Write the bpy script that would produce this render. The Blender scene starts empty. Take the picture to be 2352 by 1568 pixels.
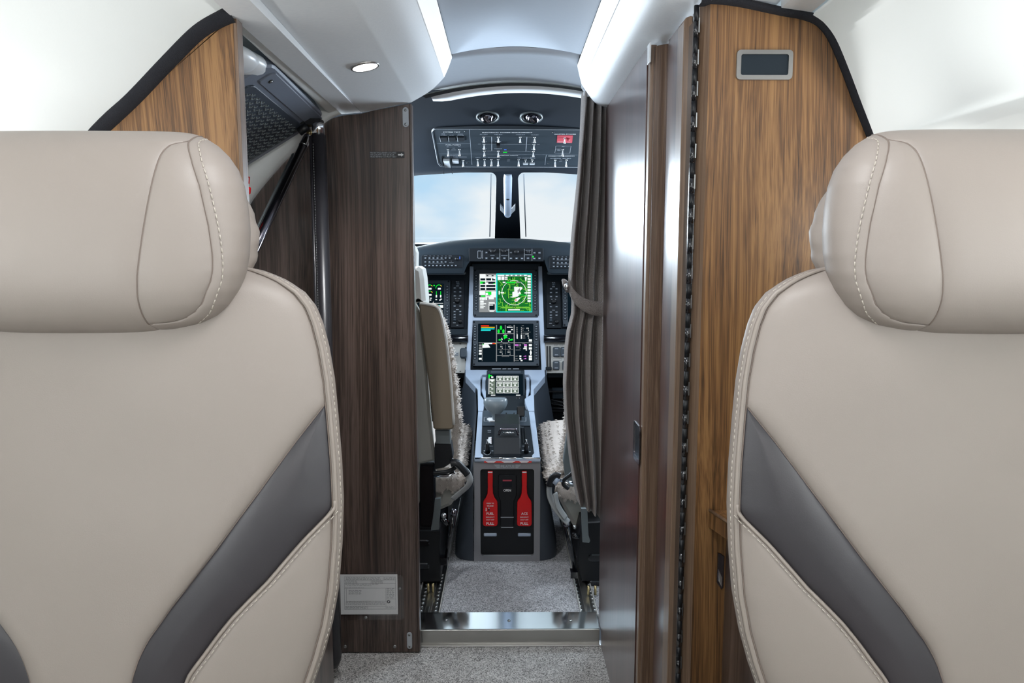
import bpy, bmesh, math, random
from mathutils import Vector, Matrix, noise
V = Vector
random.seed(7)
S = bpy.context.scene
COL = S.collection
# ------------------------------------------------------------------ camera, world, exposure
F, CX, CY, VX, VY, H = 1680., 1176., 784., 1162., 588., 1.06
PITCH = math.atan((CY - VY) / F)
YAW = math.atan((CX - VX) / F * math.cos(PITCH))
cam_d = bpy.data.cameras.new('camera'); cam = bpy.data.objects.new('camera', cam_d); COL.objects.link(cam)
cam.location = (0, 0, H)
cam.rotation_euler = (math.pi / 2 - PITCH, 0, -YAW)
cam_d.sensor_width = 36; cam_d.lens = F / 2352 * 36; cam_d.clip_start = .02
S.camera = cam
S.view_settings.view_transform = 'Standard'; S.view_settings.look = 'None'
S.view_settings.exposure = 0.0; S.view_settings.gamma = 1; S.view_settings.use_curve_mapping = False
S.cycles.max_bounces = 8; S.cycles.diffuse_bounces = 5; S.cycles.glossy_bounces = 4; S.cycles.transmission_bounces = 6
S.cycles.caustics_reflective = False; S.cycles.caustics_refractive = False
S.cycles.sample_clamp_indirect = 4.0
S.cycles.use_denoising = True

W = bpy.data.worlds.new('sky'); S.world = W; W.use_nodes = True
nt = W.node_tree; nt.nodes.clear()
def nd(t, tree, **k):
    n = tree.nodes.new(t)
    for a, b in k.items():
        if a in n.inputs.keys(): n.inputs[a].default_value = b
        else: setattr(n, a, b)
    return n
o_ = nd('ShaderNodeOutputWorld', nt); bg = nd('ShaderNodeBackground', nt, Strength=1.12)
tc = nd('ShaderNodeTexCoord', nt); mp = nd('ShaderNodeMapping', nt); mp.inputs['Scale'].default_value = (1, 1, 1.9)
mp.inputs['Location'].default_value = (.35, 0, .12)
nz = nd('ShaderNodeTexNoise', nt, Scale=3.2, Detail=5.0, Roughness=.5)
cr = nd('ShaderNodeValToRGB', nt)
cr.color_ramp.elements[0].position = .40; cr.color_ramp.elements[0].color = (.33, .60, .84, 1)
cr.color_ramp.elements[1].position = .60; cr.color_ramp.elements[1].color = (.80, .84, .87, 1)
L = nt.links.new
L(tc.outputs['Generated'], mp.inputs[0]); L(mp.outputs[0], nz.inputs['Vector']); L(nz.outputs['Fac'], cr.inputs[0])
L(cr.outputs[0], bg.inputs['Color']); L(bg.outputs[0], o_.inputs[0])

def area(name, loc, tgt, size, power, col=(1, 1, 1), sy=None):
    d = bpy.data.lights.new(name, 'AREA'); d.energy = power; d.color = col; d.size = size
    if sy: d.shape = 'RECTANGLE'; d.size_y = sy
    o = bpy.data.objects.new(name, d); COL.objects.link(o); o.location = loc
    o.rotation_euler = (V(tgt) - V(loc)).to_track_quat('-Z', 'Y').to_euler()
    return o
# daylight through the cabin windows (behind the viewpoint, both sides), thrown slightly upward by the bright ground
for wy in (-1.5, -.65):
    for sx in (-1, 1):
        area('cabin_window_daylight', (sx * .86, wy, .98), (-sx * .3, wy + 1.0, 1.25), .34, 3.0, (.97, .99, 1), .3)
for sx in (-1, 1):
    area('cabin_window_daylight', (sx * .86, -.14, .98), (-sx * .5, .60, .80), .34, 1.3, (.97, .99, 1), .3)
# unseen fill lights added at the sidewalls: thin strips above the windows, shining up the linings onto the ceiling
for sx in (-1, 1):
    o = area('sidewall_wash_fill', (-.735 if sx < 0 else .68, -.35, 1.07), (sx * .56, -.35, 1.5), .03, 8 if sx < 0 else 12, (.99, 1, 1), 2.6)
    o.rotation_euler = Matrix((V((0, 1, 0)).cross(V((sx * .18, 0, -.43)).normalized()), V((0, 1, 0)), V((sx * .18, 0, -.43)).normalized())).transposed().to_euler()
# soft unseen fill light added at the rear of the cabin
area('rear_cabin_fill', (.025, -2.3, 1.25), (.025, 1, 1.15), 1.2, 5, (1, .985, .965), .4)
area('cabin_ceiling_fill', (.025, -1.2, 1.52), (.025, -.9, 0), .26, 5, (1, .985, .96), .5)  # overhead fill added behind the viewpoint
area('cabin_ceiling_fill', (.025, .46, 1.53), (.025, .95, 0), .12, 4.0, (.97, .985, 1), .3)  # overhead fill added to brighten the inner seat edges
# unseen fill lights added in the cockpit, either side of the doorway
for dx in (-.36, .42):
    area('cockpit_overhead_fill', (dx, 2.32, 1.44), (dx * .35, 2.55, 0), .10, 3.2, (.84, .92, 1), .10)
# daylight through the cockpit side windows
area('cockpit_window_daylight', (-.86, 2.85, 1.15), (.1, 1.9, 1.45), .7, 34, (.74, .87, 1), .35)
area('cockpit_window_daylight', (.86, 2.85, 1.15), (-.1, 1.9, 1.45), .7, 34, (.74, .87, 1), .35)
area('windscreen_fill', (-.66, 4.1, 1.30), (.2, 1.7, 1.1), .5, 36, (.80, .90, 1), .45)  # hidden light added outside the windscreen to brighten the sliding door's reflection

# ------------------------------------------------------------------ measuring: a sight line from the viewpoint meets a plane
def _ax():
    f = V((math.sin(YAW) * math.cos(PITCH), math.cos(YAW) * math.cos(PITCH), -math.sin(PITCH)))
    r = V((math.cos(YAW), -math.sin(YAW), 0)); return r, r.cross(f), f
RR, UU, FF = _ax(); EYE = V((0, 0, H))
def ray(px, py): return RR * ((px - CX) / F) + UU * ((CY - py) / F) + FF
def U(px, py, Y): d = ray(px, py); return EYE + d * (Y / d.y)
def UX(px, py, x): d = ray(px, py); return EYE + d * (x / d.x)
def UZ(px, py, z): d = ray(px, py); return EYE + d * ((z - H) / d.z)

# ------------------------------------------------------------------ materials
MT = {}
def mat(name, col=(.5, .5, .5), rough=.5, metal=0., coat=0., coat_r=.1, spec=.5, em=None, es=0.):
    m = bpy.data.materials.new(name); m.use_nodes = True; MT[name] = m
    b = m.node_tree.nodes['Principled BSDF']
    b.inputs['Base Color'].default_value = (*col, 1); b.inputs['Roughness'].default_value = rough
    b.inputs['Metallic'].default_value = metal; b.inputs['Coat Weight'].default_value = coat
    b.inputs['Coat Roughness'].default_value = coat_r; b.inputs['Specular IOR Level'].default_value = spec
    if em: b.inputs['Emission Color'].default_value = (*em, 1); b.inputs['Emission Strength'].default_value = es
    return m
def _b(m): return m.node_tree, m.node_tree.nodes['Principled BSDF'], m.node_tree.links.new
def coords(t, sc, loc=(0, 0, 0)):
    c = nd('ShaderNodeTexCoord', t); p = nd('ShaderNodeMapping', t); p.inputs['Scale'].default_value = sc
    p.inputs['Location'].default_value = loc
    t.links.new(c.outputs['Object'], p.inputs[0]); return p.outputs[0]
def bump(m, sc, strength, dist=.001, detail=3, kind='noise'):
    t, b, l = _b(m); v = coords(t, (1, 1, 1))
    n = nd('ShaderNodeTexNoise', t, Scale=sc, Detail=float(detail)) if kind == 'noise' else nd('ShaderNodeTexVoronoi', t, Scale=sc)
    bp = nd('ShaderNodeBump', t, Strength=strength, Distance=dist)
    l(v, n.inputs['Vector']); l(n.outputs[0], bp.inputs['Height']); l(bp.outputs[0], b.inputs['Normal'])
def vary(m, sc, c1, c2, p0=.35, p1=.65, detail=4., rough=.5, dist=0.):
    t, b, l = _b(m); v = coords(t, sc)
    n = nd('ShaderNodeTexNoise', t, Scale=1., Detail=detail, Roughness=rough, Distortion=dist)
    r = nd('ShaderNodeValToRGB', t); r.color_ramp.elements[0].position = p0; r.color_ramp.elements[0].color = (*c1, 1)
    r.color_ramp.elements[1].position = p1; r.color_ramp.elements[1].color = (*c2, 1)
    l(v, n.inputs['Vector']); l(n.outputs[0], r.inputs[0]); l(r.outputs[0], b.inputs['Base Color']); return r
def wood(name, dark, mid, light, rough=.3, coat=.3, coat_r=.12, loc=(0, 0, 0), fig=1.):
    m = mat(name, mid, rough, coat=coat, coat_r=coat_r); t, b, l = _b(m)
    v = coords(t, (1, 1, 1), loc)
    def mapped(src, sc, d, r=.5, o=0):
        p = nd('ShaderNodeMapping', t); p.inputs['Scale'].default_value = sc; l(src, p.inputs[0])
        n = nd('ShaderNodeTexNoise', t, Scale=1., Detail=float(d), Roughness=r); l(p.outputs[0], n.inputs['Vector']); return n.outputs[o]
    # slow figure bends the straight grain
    c = mapped(v, (4.5, 4.5, 1.3), 1, .4, 1)
    sub = nd('ShaderNodeVectorMath', t, operation='SUBTRACT'); l(c, sub.inputs[0]); sub.inputs[1].default_value = (.5, .5, .5)
    sc = nd('ShaderNodeVectorMath', t, operation='MULTIPLY'); l(sub.outputs[0], sc.inputs[0]); sc.inputs[1].default_value = (.07 * fig, .07 * fig, 0)
    ad = nd('ShaderNodeVectorMath', t, operation='ADD'); l(v, ad.inputs[0]); l(sc.outputs[0], ad.inputs[1]); g = ad.outputs[0]
    n2 = mapped(g, (170, 170, 1.3), 4, .7); n3 = mapped(g, (26, 26, .22), 2); n4 = mapped(g, (620, 620, 9), 2)
    def mad(a, k, c=None):
        n = nd('ShaderNodeMath', t, operation='MULTIPLY_ADD'); l(a, n.inputs[0]); n.inputs[1].default_value = k
        if c is None: n.inputs[2].default_value = 0
        else: l(c, n.inputs[2])
        return n.outputs[0]
    f_ = mad(n4, .24, mad(n3, .30, mad(n2, .46)))
    r = nd('ShaderNodeValToRGB', t); e = r.color_ramp.elements
    e[0].position = .40; e[0].color = (*dark, 1); e[1].position = .585; e[1].color = (*light, 1)
    k = e.new(.487); k.color = (*mid, 1)
    l(f_, r.inputs[0]); l(r.outputs[0], b.inputs['Base Color'])
    bp = nd('ShaderNodeBump', t, Strength=.06, Distance=.0003); l(n4, bp.inputs['Height']); l(bp.outputs[0], b.inputs['Normal'])
    return m
mat('black_leather', (.018, .017, .02), .33)
wood('walnut', (.042, .019, .007), (.150, .070, .024), (.275, .142, .052), .45, .06, .3)
wood('walnut_dark', (.020, .014, .012), (.060, .040, .032), (.115, .080, .066), .34, .3, .18, (.3, .4, 0), .7)
wood('walnut_gloss', (.045, .018, .014), (.070, .030, .026), (.098, .046, .040), .34, .85, .21, (.7, .1, 0), .4)
wood('walnut_edge', (.095, .054, .033), (.16, .10, .064), (.225, .15, .10), .38, .25, .2, (.1, .8, 0), .4)
m = mat('leather', (.272, .234, .208), .50); bump(m, 900, .12, .0006)
m = mat('leather_dark', (.032, .029, .033), .33); bump(m, 900, .12, .0005)
mat('seam', (.16, .125, .105), .7)
mat('piping', (.27, .23, .20), .45)
mat('thread', (.48, .43, .37), .7)
m = mat('lining_white', (.80, .825, .81), .75); bump(m, 260, .12, .001)
m = mat('headliner', (.8, .82, .84), .5); vary(m, (60, 900, 900), (.77, .795, .82), (.83, .85, .865)); bump(m, 500, .08, .0006)
m = mat('headliner_brushed', (.58, .62, .66), .42)
t, b, l = _b(m); v = coords(t, (26, 700, 700)); n = nd('ShaderNodeTexNoise', t, Scale=1., Detail=3.)
l(v, n.inputs['Vector']); r = nd('ShaderNodeValToRGB', t); r.color_ramp.elements[0].color = (.55, .61, .69, 1); r.color_ramp.elements[1].color = (.64, .69, .76, 1)
l(n.outputs[0], r.inputs[0]); l(r.outputs[0], b.inputs['Base Color'])
mat('trim_white', (.78, .80, .82), .35)
mat('groove', (.03, .032, .035), .8)
mat('valence_glow', (.9, .9, .9), .5, em=(.93, .97, 1), es=.5)  # brightness of the pale valence face, put in as emission
mat('lamp_glow', (1, 1, 1), .5, em=(1, 1, 1), es=6)
m = mat('seal', (.012, .013, .018), .95); bump(m, 700, .8, .002)
m = mat('cockpit_liner', (.012, .016, .022), .85, spec=.06); bump(m, 900, .1, .0005)
m = mat('panel_dark', (.018, .026, .034), .6, spec=.14); bump(m, 900, .06, .0004)
mat('panel_black', (.010, .013, .017), .55, spec=.16)
mat('panel_mid', (.034, .046, .060), .5, spec=.4)
mat('lever_grey', (.15, .18, .20), .3)
mat('bracket_grey', (.13, .15, .155), .4, .2)
mat('gunmetal', (.40, .47, .58), .40, .25)
mat('pedestal_side', (.045, .055, .070), .5)
mat('pedestal_frame', (.25, .245, .26), .4, .1)
mat('black_plastic', (.007, .008, .010), .4, spec=.35)
mat('black_gloss', (.006, .006, .008), .12, coat=.6)
mat('chrome', (.75, .76, .78), .14, 1.)
mat('steel', (.46, .47, .47), .28, 1.)
mat('brushed_steel', (.50, .49, .46), .34, 1.)
mat('polished_steel', (.66, .68, .70), .10, 1.)
mat('nickel', (.40, .39, .38), .3, 1.)
mat('toggle_chrome', (.55, .56, .58), .28, 1.)
mat('brass', (.62, .50, .26), .3, 1.)
mat('strut_metal', (.16, .15, .17), .16, 1.)
mat('red_paint', (.62, .004, .006), .35)
mat('red_glow', (.75, .06, .05), .4)
mat('red_plate', (.42, .05, .07), .5)
mat('white_paint', (.78, .78, .78), .5)
mat('grey_paint', (.42, .45, .48), .5)
mat('legend', (.42, .45, .50), .6)
mat('legend_dim', (.26, .29, .33), .6)
mat('beige_panel', (.46, .45, .42), .45)
mat('placard_black', (.018, .018, .020), .5)
mat('paper', (.86, .86, .84), .6)
mat('ink', (.10, .10, .11), .7)
mat('tan_leather', (.205, .165, .115), .5)
mat('shell_grey', (.34, .335, .30), .5)
mat('pale_leather', (.56, .55, .52), .38)
mat('belt_grey', (.30, .31, .31), .5)
m = mat('tread_rubber', (.045, .058, .078), .5)
mat('tread_frame', (.17, .195, .245), .42)
m = mat('sheepskin', (.50, .44, .395), .95); bump(m, 330, .6, .003)
mat('fleece', (.56, .50, .45), .95)
m = mat('pane', (1, 1, 1), .0); t, b, l = _b(m)
gt = nd('ShaderNodeBsdfTransparent', t); gg = nd('ShaderNodeBsdfGlossy', t, Roughness=.02); mx = nd('ShaderNodeMixShader', t); mx.inputs[0].default_value = .04
gt.inputs[0].default_value = (.96, .98, .98, 1)
l(gt.outputs[0], mx.inputs[1]); l(gg.outputs[0], mx.inputs[2]); l(mx.outputs[0], t.nodes['Material Output'].inputs[0])
m = mat('acrylic', (1, 1, 1), .0); t, b, l = _b(m)
gt = nd('ShaderNodeBsdfTransparent', t); gg = nd('ShaderNodeBsdfGlossy', t, Roughness=.08); mx = nd('ShaderNodeMixShader', t); mx.inputs[0].default_value = .05
gt.inputs[0].default_value = (.985, .985, .99, 1)
l(gt.outputs[0], mx.inputs[1]); l(gg.outputs[0], mx.inputs[2]); l(mx.outputs[0], t.nodes['Material Output'].inputs[0])
def carpet(name, a, bcol):
    m = mat(name, a, .95); t, b, l = _b(m); v = coords(t, (1, 1, 1))
    n0 = nd('ShaderNodeTexNoise', t, Scale=150., Detail=2., Distortion=2.4); l(v, n0.inputs['Vector'])
    r = nd('ShaderNodeValToRGB', t); e = r.color_ramp.elements
    e[0].position = .40; e[0].color = (*bcol, 1); e[1].position = .58; e[1].color = (*a, 1)
    l(n0.outputs[0], r.inputs[0])
    n1 = nd('ShaderNodeTexNoise', t, Scale=9., Detail=2.); l(v, n1.inputs['Vector'])
    mxr = nd('ShaderNodeMapRange', t); mxr.inputs[3].default_value = .82; mxr.inputs[4].default_value = 1.12; l(n1.outputs[0], mxr.inputs[0])
    mu = nd('ShaderNodeVectorMath', t, operation='SCALE'); l(r.outputs[0], mu.inputs[0]); l(mxr.outputs[0], mu.inputs['Scale'])
    l(mu.outputs[0], b.inputs['Base Color'])
    bp = nd('ShaderNodeBump', t, Strength=.9, Distance=.003); l(n0.outputs[0], bp.inputs['Height']); l(bp.outputs[0], b.inputs['Normal'])
carpet('carpet', (.66, .64, .61), (.17, .16, .15))
carpet('carpet_cockpit', (.66, .66, .68), (.19, .19, .20))
# curtain cloth: herringbone of dark and pale threads
m = mat('curtain_cloth', (.1, .09, .085), .95); t, b, l = _b(m); v = coords(t, (1, 1, 1))
sx_ = nd('ShaderNodeSeparateXYZ', t); l(v, sx_.inputs[0])
def mth(op, a, bb=None, c=None):
    n = nd('ShaderNodeMath', t, operation=op)
    for i, q in enumerate((a, bb, c)):
        if q is None: continue
        if isinstance(q, (int, float)): n.inputs[i].default_value = q
        else: l(q, n.inputs[i])
    return n.outputs[0]
xs = mth('ADD', sx_.outputs[0], sx_.outputs[1])
pp = mth('PINGPONG', xs, .006); zz = mth('ADD', sx_.outputs[2], pp); st = mth('PINGPONG', zz, .0012)
st = mth('MULTIPLY', st, 833.)
nn = nd('ShaderNodeTexNoise', t, Scale=700., Detail=3.); l(v, nn.inputs['Vector'])
sm = mth('MULTIPLY_ADD', nn.outputs[0], 1.1, mth('MULTIPLY', st, .45))
r = nd('ShaderNodeValToRGB', t); e = r.color_ramp.elements; e[0].position = .45; e[0].color = (.055, .046, .043, 1); e[1].position = .98; e[1].color = (.42, .375, .35, 1)
l(sm, r.inputs[0]); l(r.outputs[0], b.inputs['Base Color'])
bp = nd('ShaderNodeBump', t, Strength=.5, Distance=.001); l(sm, bp.inputs['Height']); l(bp.outputs[0], b.inputs['Normal'])
def E_(name, c, s=1.): mat(name, (0, 0, 0), .3, spec=0, em=c, es=s)
E_('lit_white', (.95, 1, 1), 1.); E_('lit_grey', (.35, .37, .38), .8); E_('lit_black', (.004, .010, .016), 1.)
E_('lit_green', (.01, .85, .05), 1.); E_('lit_lime', (.20, .62, .06), .9); E_('lit_forest', (.01, .20, .03), .9)
E_('lit_cyan', (.02, .85, .80), 1.); E_('lit_red', (.9, .03, .01), 1.); E_('lit_amber', (.95, .6, .02), 1.)
E_('lit_magenta', (.75, .2, .8), 1.); E_('lit_blue', (.10, .25, 1), 1.); E_('lit_sage', (.16, .21, .17), .9)

# ------------------------------------------------------------------ mesh builder
class Fr:                                    # a flat face in space with its own u, v, n axes
    def __init__(s, o, u, v):
        s.o = V(o); s.u = V(u).normalized(); n = s.u.cross(V(v)).normalized(); s.n = n; s.v = n.cross(s.u)
    def P(s, a, b, c=0): return s.o + s.u * a + s.v * b + s.n * c
    def hit(s, px, py, c=0):
        d = ray(px, py); o = s.o + s.n * c; t = (o - EYE).dot(s.n) / d.dot(s.n); p = EYE + d * t - s.o
        return p.dot(s.u), p.dot(s.v)
    def at(s, px, py, c=0): a, b = s.hit(px, py, c); return s.P(a, b, c)
WF = Fr((0, 0, 0), (1, 0, 0), (0, 0, 1))     # faces the cabin: u = x, v = z, n = -y
def WY(y): return Fr((0, y, 0), (1, 0, 0), (0, 0, 1))
_txt = {}
def glyphs(s, bold):
    k = (s, bold)
    if k not in _txt:
        c = bpy.data.curves.new('t', 'FONT'); c.body = s; c.size = 1; c.resolution_u = 2; c.offset = bold
        c.fill_mode = 'FRONT'
        o = bpy.data.objects.new('t', c); me = o.to_mesh()
        vs = [tuple(v.co) for v in me.vertices]; fs = [tuple(p.vertices) for p in me.polygons]
        o.to_mesh_clear(); bpy.data.objects.remove(o); bpy.data.curves.remove(c)
        _txt[k] = (vs, fs)
    return _txt[k]
OG = {}
class MB:
    def __init__(s): s.v = []; s.f = []; s.m = []; s.sm = []; s.mats = []
    def mi(s, name):
        if name not in s.mats: s.mats.append(name)
        return s.mats.index(name)
    def add(s, vs, fs, mt, smooth=False):
        o = len(s.v); s.v += [tuple(p) for p in vs]; k = s.mi(mt)
        for f in fs: s.f.append(tuple(i + o for i in f)); s.m.append(k); s.sm.append(smooth)
    def grid(s, rows, mt, smooth=True, close=False, flip=False):
        n = len(rows[0]); vs = [p for r in rows for p in r]; fs = []
        for i in range(len(rows) - 1):
            for j in range(n if close else n - 1):
                a, b = i * n + j, i * n + (j + 1) % n; q = (a, b, b + n, a + n)
                fs.append(q[::-1] if flip else q)
        s.add(vs, fs, mt, smooth)
    def quad(s, fr, a0, b0, a1, b1, c, mt):
        s.add([fr.P(a0, b0, c), fr.P(a1, b0, c), fr.P(a1, b1, c), fr.P(a0, b1, c)], [(0, 1, 2, 3)], mt)
    def box(s, fr, a0, b0, a1, b1, c0, c1, mt):
        s.poly(fr, [(a0, b0), (a1, b0), (a1, b1), (a0, b1)], c0, c1, mt)
    def wbox(s, x0, x1, y0, y1, z0, z1, mt): s.box(WF, x0, z0, x1, z1, -y1, -y0, mt)
    def poly(s, fr, pts, c0, c1, mt, inset=0, smooth=False):
        A = sum(pts[i][0] * pts[(i + 1) % len(pts)][1] - pts[(i + 1) % len(pts)][0] * pts[i][1] for i in range(len(pts)))
        if A < 0: pts = pts[::-1]
        n = len(pts); cx = sum(p[0] for p in pts) / n; cy = sum(p[1] for p in pts) / n
        vs = [fr.P(a, b, c0) for a, b in pts]
        if inset:
            tp = []
            for i in range(n):
                p0, p1, p2 = V(pts[i - 1]), V(pts[i]), V(pts[(i + 1) % n])
                e1 = (p1 - p0).normalized() if (p1 - p0).length > 1e-9 else V((1, 0)); e2 = (p2 - p1).normalized() if (p2 - p1).length > 1e-9 else e1
                q = V((-e1.y - e2.y, e1.x + e2.x)); q = q.normalized() if q.length > 1e-6 else V((0, 0))
                tp.append(p1 + q * inset)
            vs += [fr.P(a, b, c1 - inset) for a, b in pts]; vs += [fr.P(p.x, p.y, c1) for p in tp]
            fs = [tuple(range(n))[::-1], tuple(range(2 * n, 3 * n))]
            for k in (0, n):
                fs += [(k + i, k + (i + 1) % n, k + n + (i + 1) % n, k + n + i) for i in range(n)]
        else:
            vs += [fr.P(a, b, c1) for a, b in pts]
            fs = [tuple(range(n))[::-1], tuple(range(n, 2 * n))] + [(i, (i + 1) % n, n + (i + 1) % n, n + i) for i in range(n)]
        s.add(vs, fs, mt, smooth)
    def flat(s, fr, pts, c, mt):
        A = sum(pts[i][0] * pts[(i + 1) % len(pts)][1] - pts[(i + 1) % len(pts)][0] * pts[i][1] for i in range(len(pts)))
        if A < 0: pts = pts[::-1]
        s.add([fr.P(a, b, c) for a, b in pts], [tuple(range(len(pts)))], mt)
    def line(s, fr, p, q, w, c, mt):
        p, q = V(p), V(q); d = q - p
        if d.length < 1e-7: return
        d.normalize(); k = V((-d.y, d.x)) * w / 2
        s.add([fr.P(*(x), c) for x in (p - k, q - k, q + k, p + k)], [(0, 1, 2, 3)], mt)
    def cyl(s, fr, a, b, r, c0, c1, mt, n=20, r1=None, bev=0):
        r1 = r if r1 is None else r1
        prof = [(0, c0), (r, c0)] + ([(r1, c1 - bev), (r1 - bev, c1)] if bev else [(r1, c1)]) + [(0, c1)]
        rows = [[fr.P(a + R * math.cos(t * 2 * math.pi / n), b + R * math.sin(t * 2 * math.pi / n), C) for t in range(n)] for R, C in prof]
        s.grid(rows, mt, True, True)
    def ring(s, fr, a, b, r0, r1, c0, c1, mt, n=24):
        prof = [(r0, c0), (r1, c0), (r1, c1), ((r0 + r1) / 2, c1 + (r1 - r0) * .3), (r0, c1), (r0, c0)]
        rows = [[fr.P(a + R * math.cos(t * 2 * math.pi / n), b + R * math.sin(t * 2 * math.pi / n), C) for t in range(n)] for R, C in prof]
        s.grid(rows, mt, True, True)
    def tube(s, pts, r, mt, n=10, caps=True, rad=None, flat=1.):
        pts = [V(p) for p in pts]; rows = []; up = None
        for i, p in enumerate(pts):
            d = (pts[min(i + 1, len(pts) - 1)] - pts[max(i - 1, 0)]).normalized()
            if up is None: up = d.orthogonal().normalized()
            up = (up - d * up.dot(d)); up = up.normalized() if up.length > 1e-6 else d.orthogonal().normalized()
            sd = d.cross(up); R = rad[i] if rad else r
            rows.append([p + (up * math.cos(t * 2 * math.pi / n) + sd * math.sin(t * 2 * math.pi / n) * flat) * R for t in range(n)])
        if caps: rows = [[pts[0]] * n] + rows + [[pts[-1]] * n]
        s.grid(rows, mt, True, True)
    def text(s, fr, body, a, b, size, c, mt, al='c', bold=.0, sx=1.):
        vs, fs = glyphs(body, bold)
        if not vs: return
        x0 = min(p[0] for p in vs); x1 = max(p[0] for p in vs); sh = {'c': (x0 + x1) / 2, 'l': x0, 'r': x1}[al]
        s.add([fr.P(a + (p[0] - sh) * size * sx, b + (p[1] - .35) * size, c) for p in vs], fs, mt)
    def ball(s, c, r, mt, sc=(1, 1, 1), n=14):
        rows = [[V(c) + V((r * sc[0] * math.sin(i * math.pi / n) * math.cos(j * 2 * math.pi / n), r * sc[1] * math.sin(i * math.pi / n) * math.sin(j * 2 * math.pi / n), r * sc[2] * math.cos(i * math.pi / n))) for j in range(n)] for i in range(n + 1)]
        s.grid(rows, mt, True, True, flip=True)
    def build(s, name, parent=None, bevel=0, seg=2, subd=0, origin=None):
        me = bpy.data.meshes.new(name); og = V(origin) if origin else V((0, 0, 0))
        if parent is not None and origin is None: og = V(OG.get(parent.name, (0, 0, 0)))
        me.from_pydata([tuple(V(p) - og) for p in s.v], [], s.f)
        for q in s.mats: me.materials.append(MT[q])
        me.polygons.foreach_set('material_index', s.m); me.polygons.foreach_set('use_smooth', s.sm); me.update()
        bm = bmesh.new(); bm.from_mesh(me); bmesh.ops.remove_doubles(bm, verts=bm.verts, dist=1e-6)
        bm.to_mesh(me); bm.free()
        o = bpy.data.objects.new(name, me); COL.objects.link(o); OG[o.name] = og
        if parent is not None: o.parent = parent
        elif origin: o.location = og
        if bevel:
            k = o.modifiers.new('edge', 'BEVEL'); k.width = bevel; k.segments = seg; k.limit_method = 'ANGLE'; k.angle_limit = .6
            k.harden_normals = True
            for p in me.polygons: p.use_smooth = True
        if subd: k = o.modifiers.new('s', 'SUBSURF'); k.levels = subd; k.render_levels = subd
        return o
def tag(o, label=None, cat=None, group=None, kind=None):
    if label: o['label'] = label
    if cat: o['category'] = cat
    if group: o['group'] = group
    if kind: o['kind'] = kind
    return o
def thing(name, label, cat, loc=(0, 0, 0), group=None):
    o = bpy.data.objects.new(name, None); COL.objects.link(o); o.location = loc; OG[o.name] = tuple(loc); o.empty_display_size = .05
    return tag(o, label, cat, group)
def struct(mb, name, **k): return tag(mb.build(name, **k), kind='structure')
def interp(tab, x):
    if x <= tab[0][0]: return tab[0][1]
    for (a, b), (c, d) in zip(tab, tab[1:]):
        if x <= c: return b + (d - b) * (x - a) / (c - a)
    return tab[-1][1]
def spline(pts, n=8):
    pts = [V(p) for p in pts]; out = []
    for i in range(len(pts) - 1):
        p0 = pts[max(i - 1, 0)]; p1 = pts[i]; p2 = pts[i + 1]; p3 = pts[min(i + 2, len(pts) - 1)]
        for k in range(n):
            t = k / n
            out.append(.5 * ((2 * p1) + (p2 - p0) * t + (2 * p0 - 5 * p1 + 4 * p2 - p3) * t * t + (3 * p1 - p0 - 3 * p2 + p3) * t ** 3))
    out.append(pts[-1]); return out
def rrect(a0, b0, a1, b1, r, n=4):
    out = []
    for cx, cy, s in ((a1 - r, b1 - r, 0), (a0 + r, b1 - r, 1), (a0 + r, b0 + r, 2), (a1 - r, b0 + r, 3)):
        for k in range(n + 1):
            t = (s + k / n) * math.pi / 2; out.append((cx + r * math.cos(t), cy + r * math.sin(t)))
    return out
def pxr(fr, x0, y0, x1, y1, c=0):            # measured rectangle on a face
    a0, b0 = fr.hit(x0, y1, c); a1, b1 = fr.hit(x1, y0, c); return a0, b0, a1, b1
def screw(mb, p, fr, r=.003, mt='steel'):
    a, b = (p - fr.o).dot(fr.u), (p - fr.o).dot(fr.v)
    mb.cyl(fr, a, b, r, 0, r * .5, mt, 12, bev=r * .3); mb.quad(fr, a - r * .6, b - r * .12, a + r * .6, b + r * .12, r * .55, 'black_plastic')
    mb.quad(fr, a - r * .12, b - r * .6, a + r * .12, b + r * .6, r * .55, 'black_plastic')
# ================================================================== THE SETTING
YB, YD = 1.14, 1.858            # the cabin partitions; the cockpit bulkhead
XW = .84
# -- floors
mb = MB(); mb.wbox(-XW, XW, -2.4, 1.895, -.03, 0, 'carpet'); struct(mb, 'floor')
mb = MB(); mb.wbox(-.60, .60, 1.975, 4.0, -.03, .040, 'carpet_cockpit')
mb.wbox(-XW, -.60, 1.95, 4.0, -.03, .030, 'panel_dark'); mb.wbox(.60, XW, 1.95, 4.0, -.03, .030, 'panel_dark'); struct(mb, 'floor_cockpit')
# -- cabin side linings (upper curve from the measured partition outline, then window band, then dado)
def lining(prof, y0, y1, mt, thick=.02, n=2):
    mb = MB(); pts = spline([V((p[0], 0, p[1])) for p in prof], 6)
    out = []
    for i, p in enumerate(pts):
        d = (pts[min(i + 1, len(pts) - 1)] - pts[max(i - 1, 0)]).normalized(); nn = V((-d.z, 0, d.x))
        if nn.x * p.x < 0: nn = -nn
        out.append(p + nn * thick)
    loop = pts + out[::-1]
    rows = [[V((p.x, y, p.z)) for p in loop] for y in (y0, y1)]
    mb.grid(rows, mt, True, True); mb.add(rows[0], [tuple(range(len(loop)))], mt); mb.add(rows[1], [tuple(range(len(loop)))[::-1]], mt)
    return mb
cl = [(532, 20), (510, 30), (450, 68), (380, 138), (300, 222), (222, 295)]
left_c = [(U(*p, YB).x, U(*p, YB).z) for p in cl] 
left_c[0] = (-.404, left_c[0][1] + .004)
cr_ = [(1858, 42), (1885, 60), (1912, 98), (1942, 170), (1968, 240), (1996, 312), (2010, 352)]
right_c = [(U(*p, YB).x, U(*p, YB).z) for p in cr_]
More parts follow.
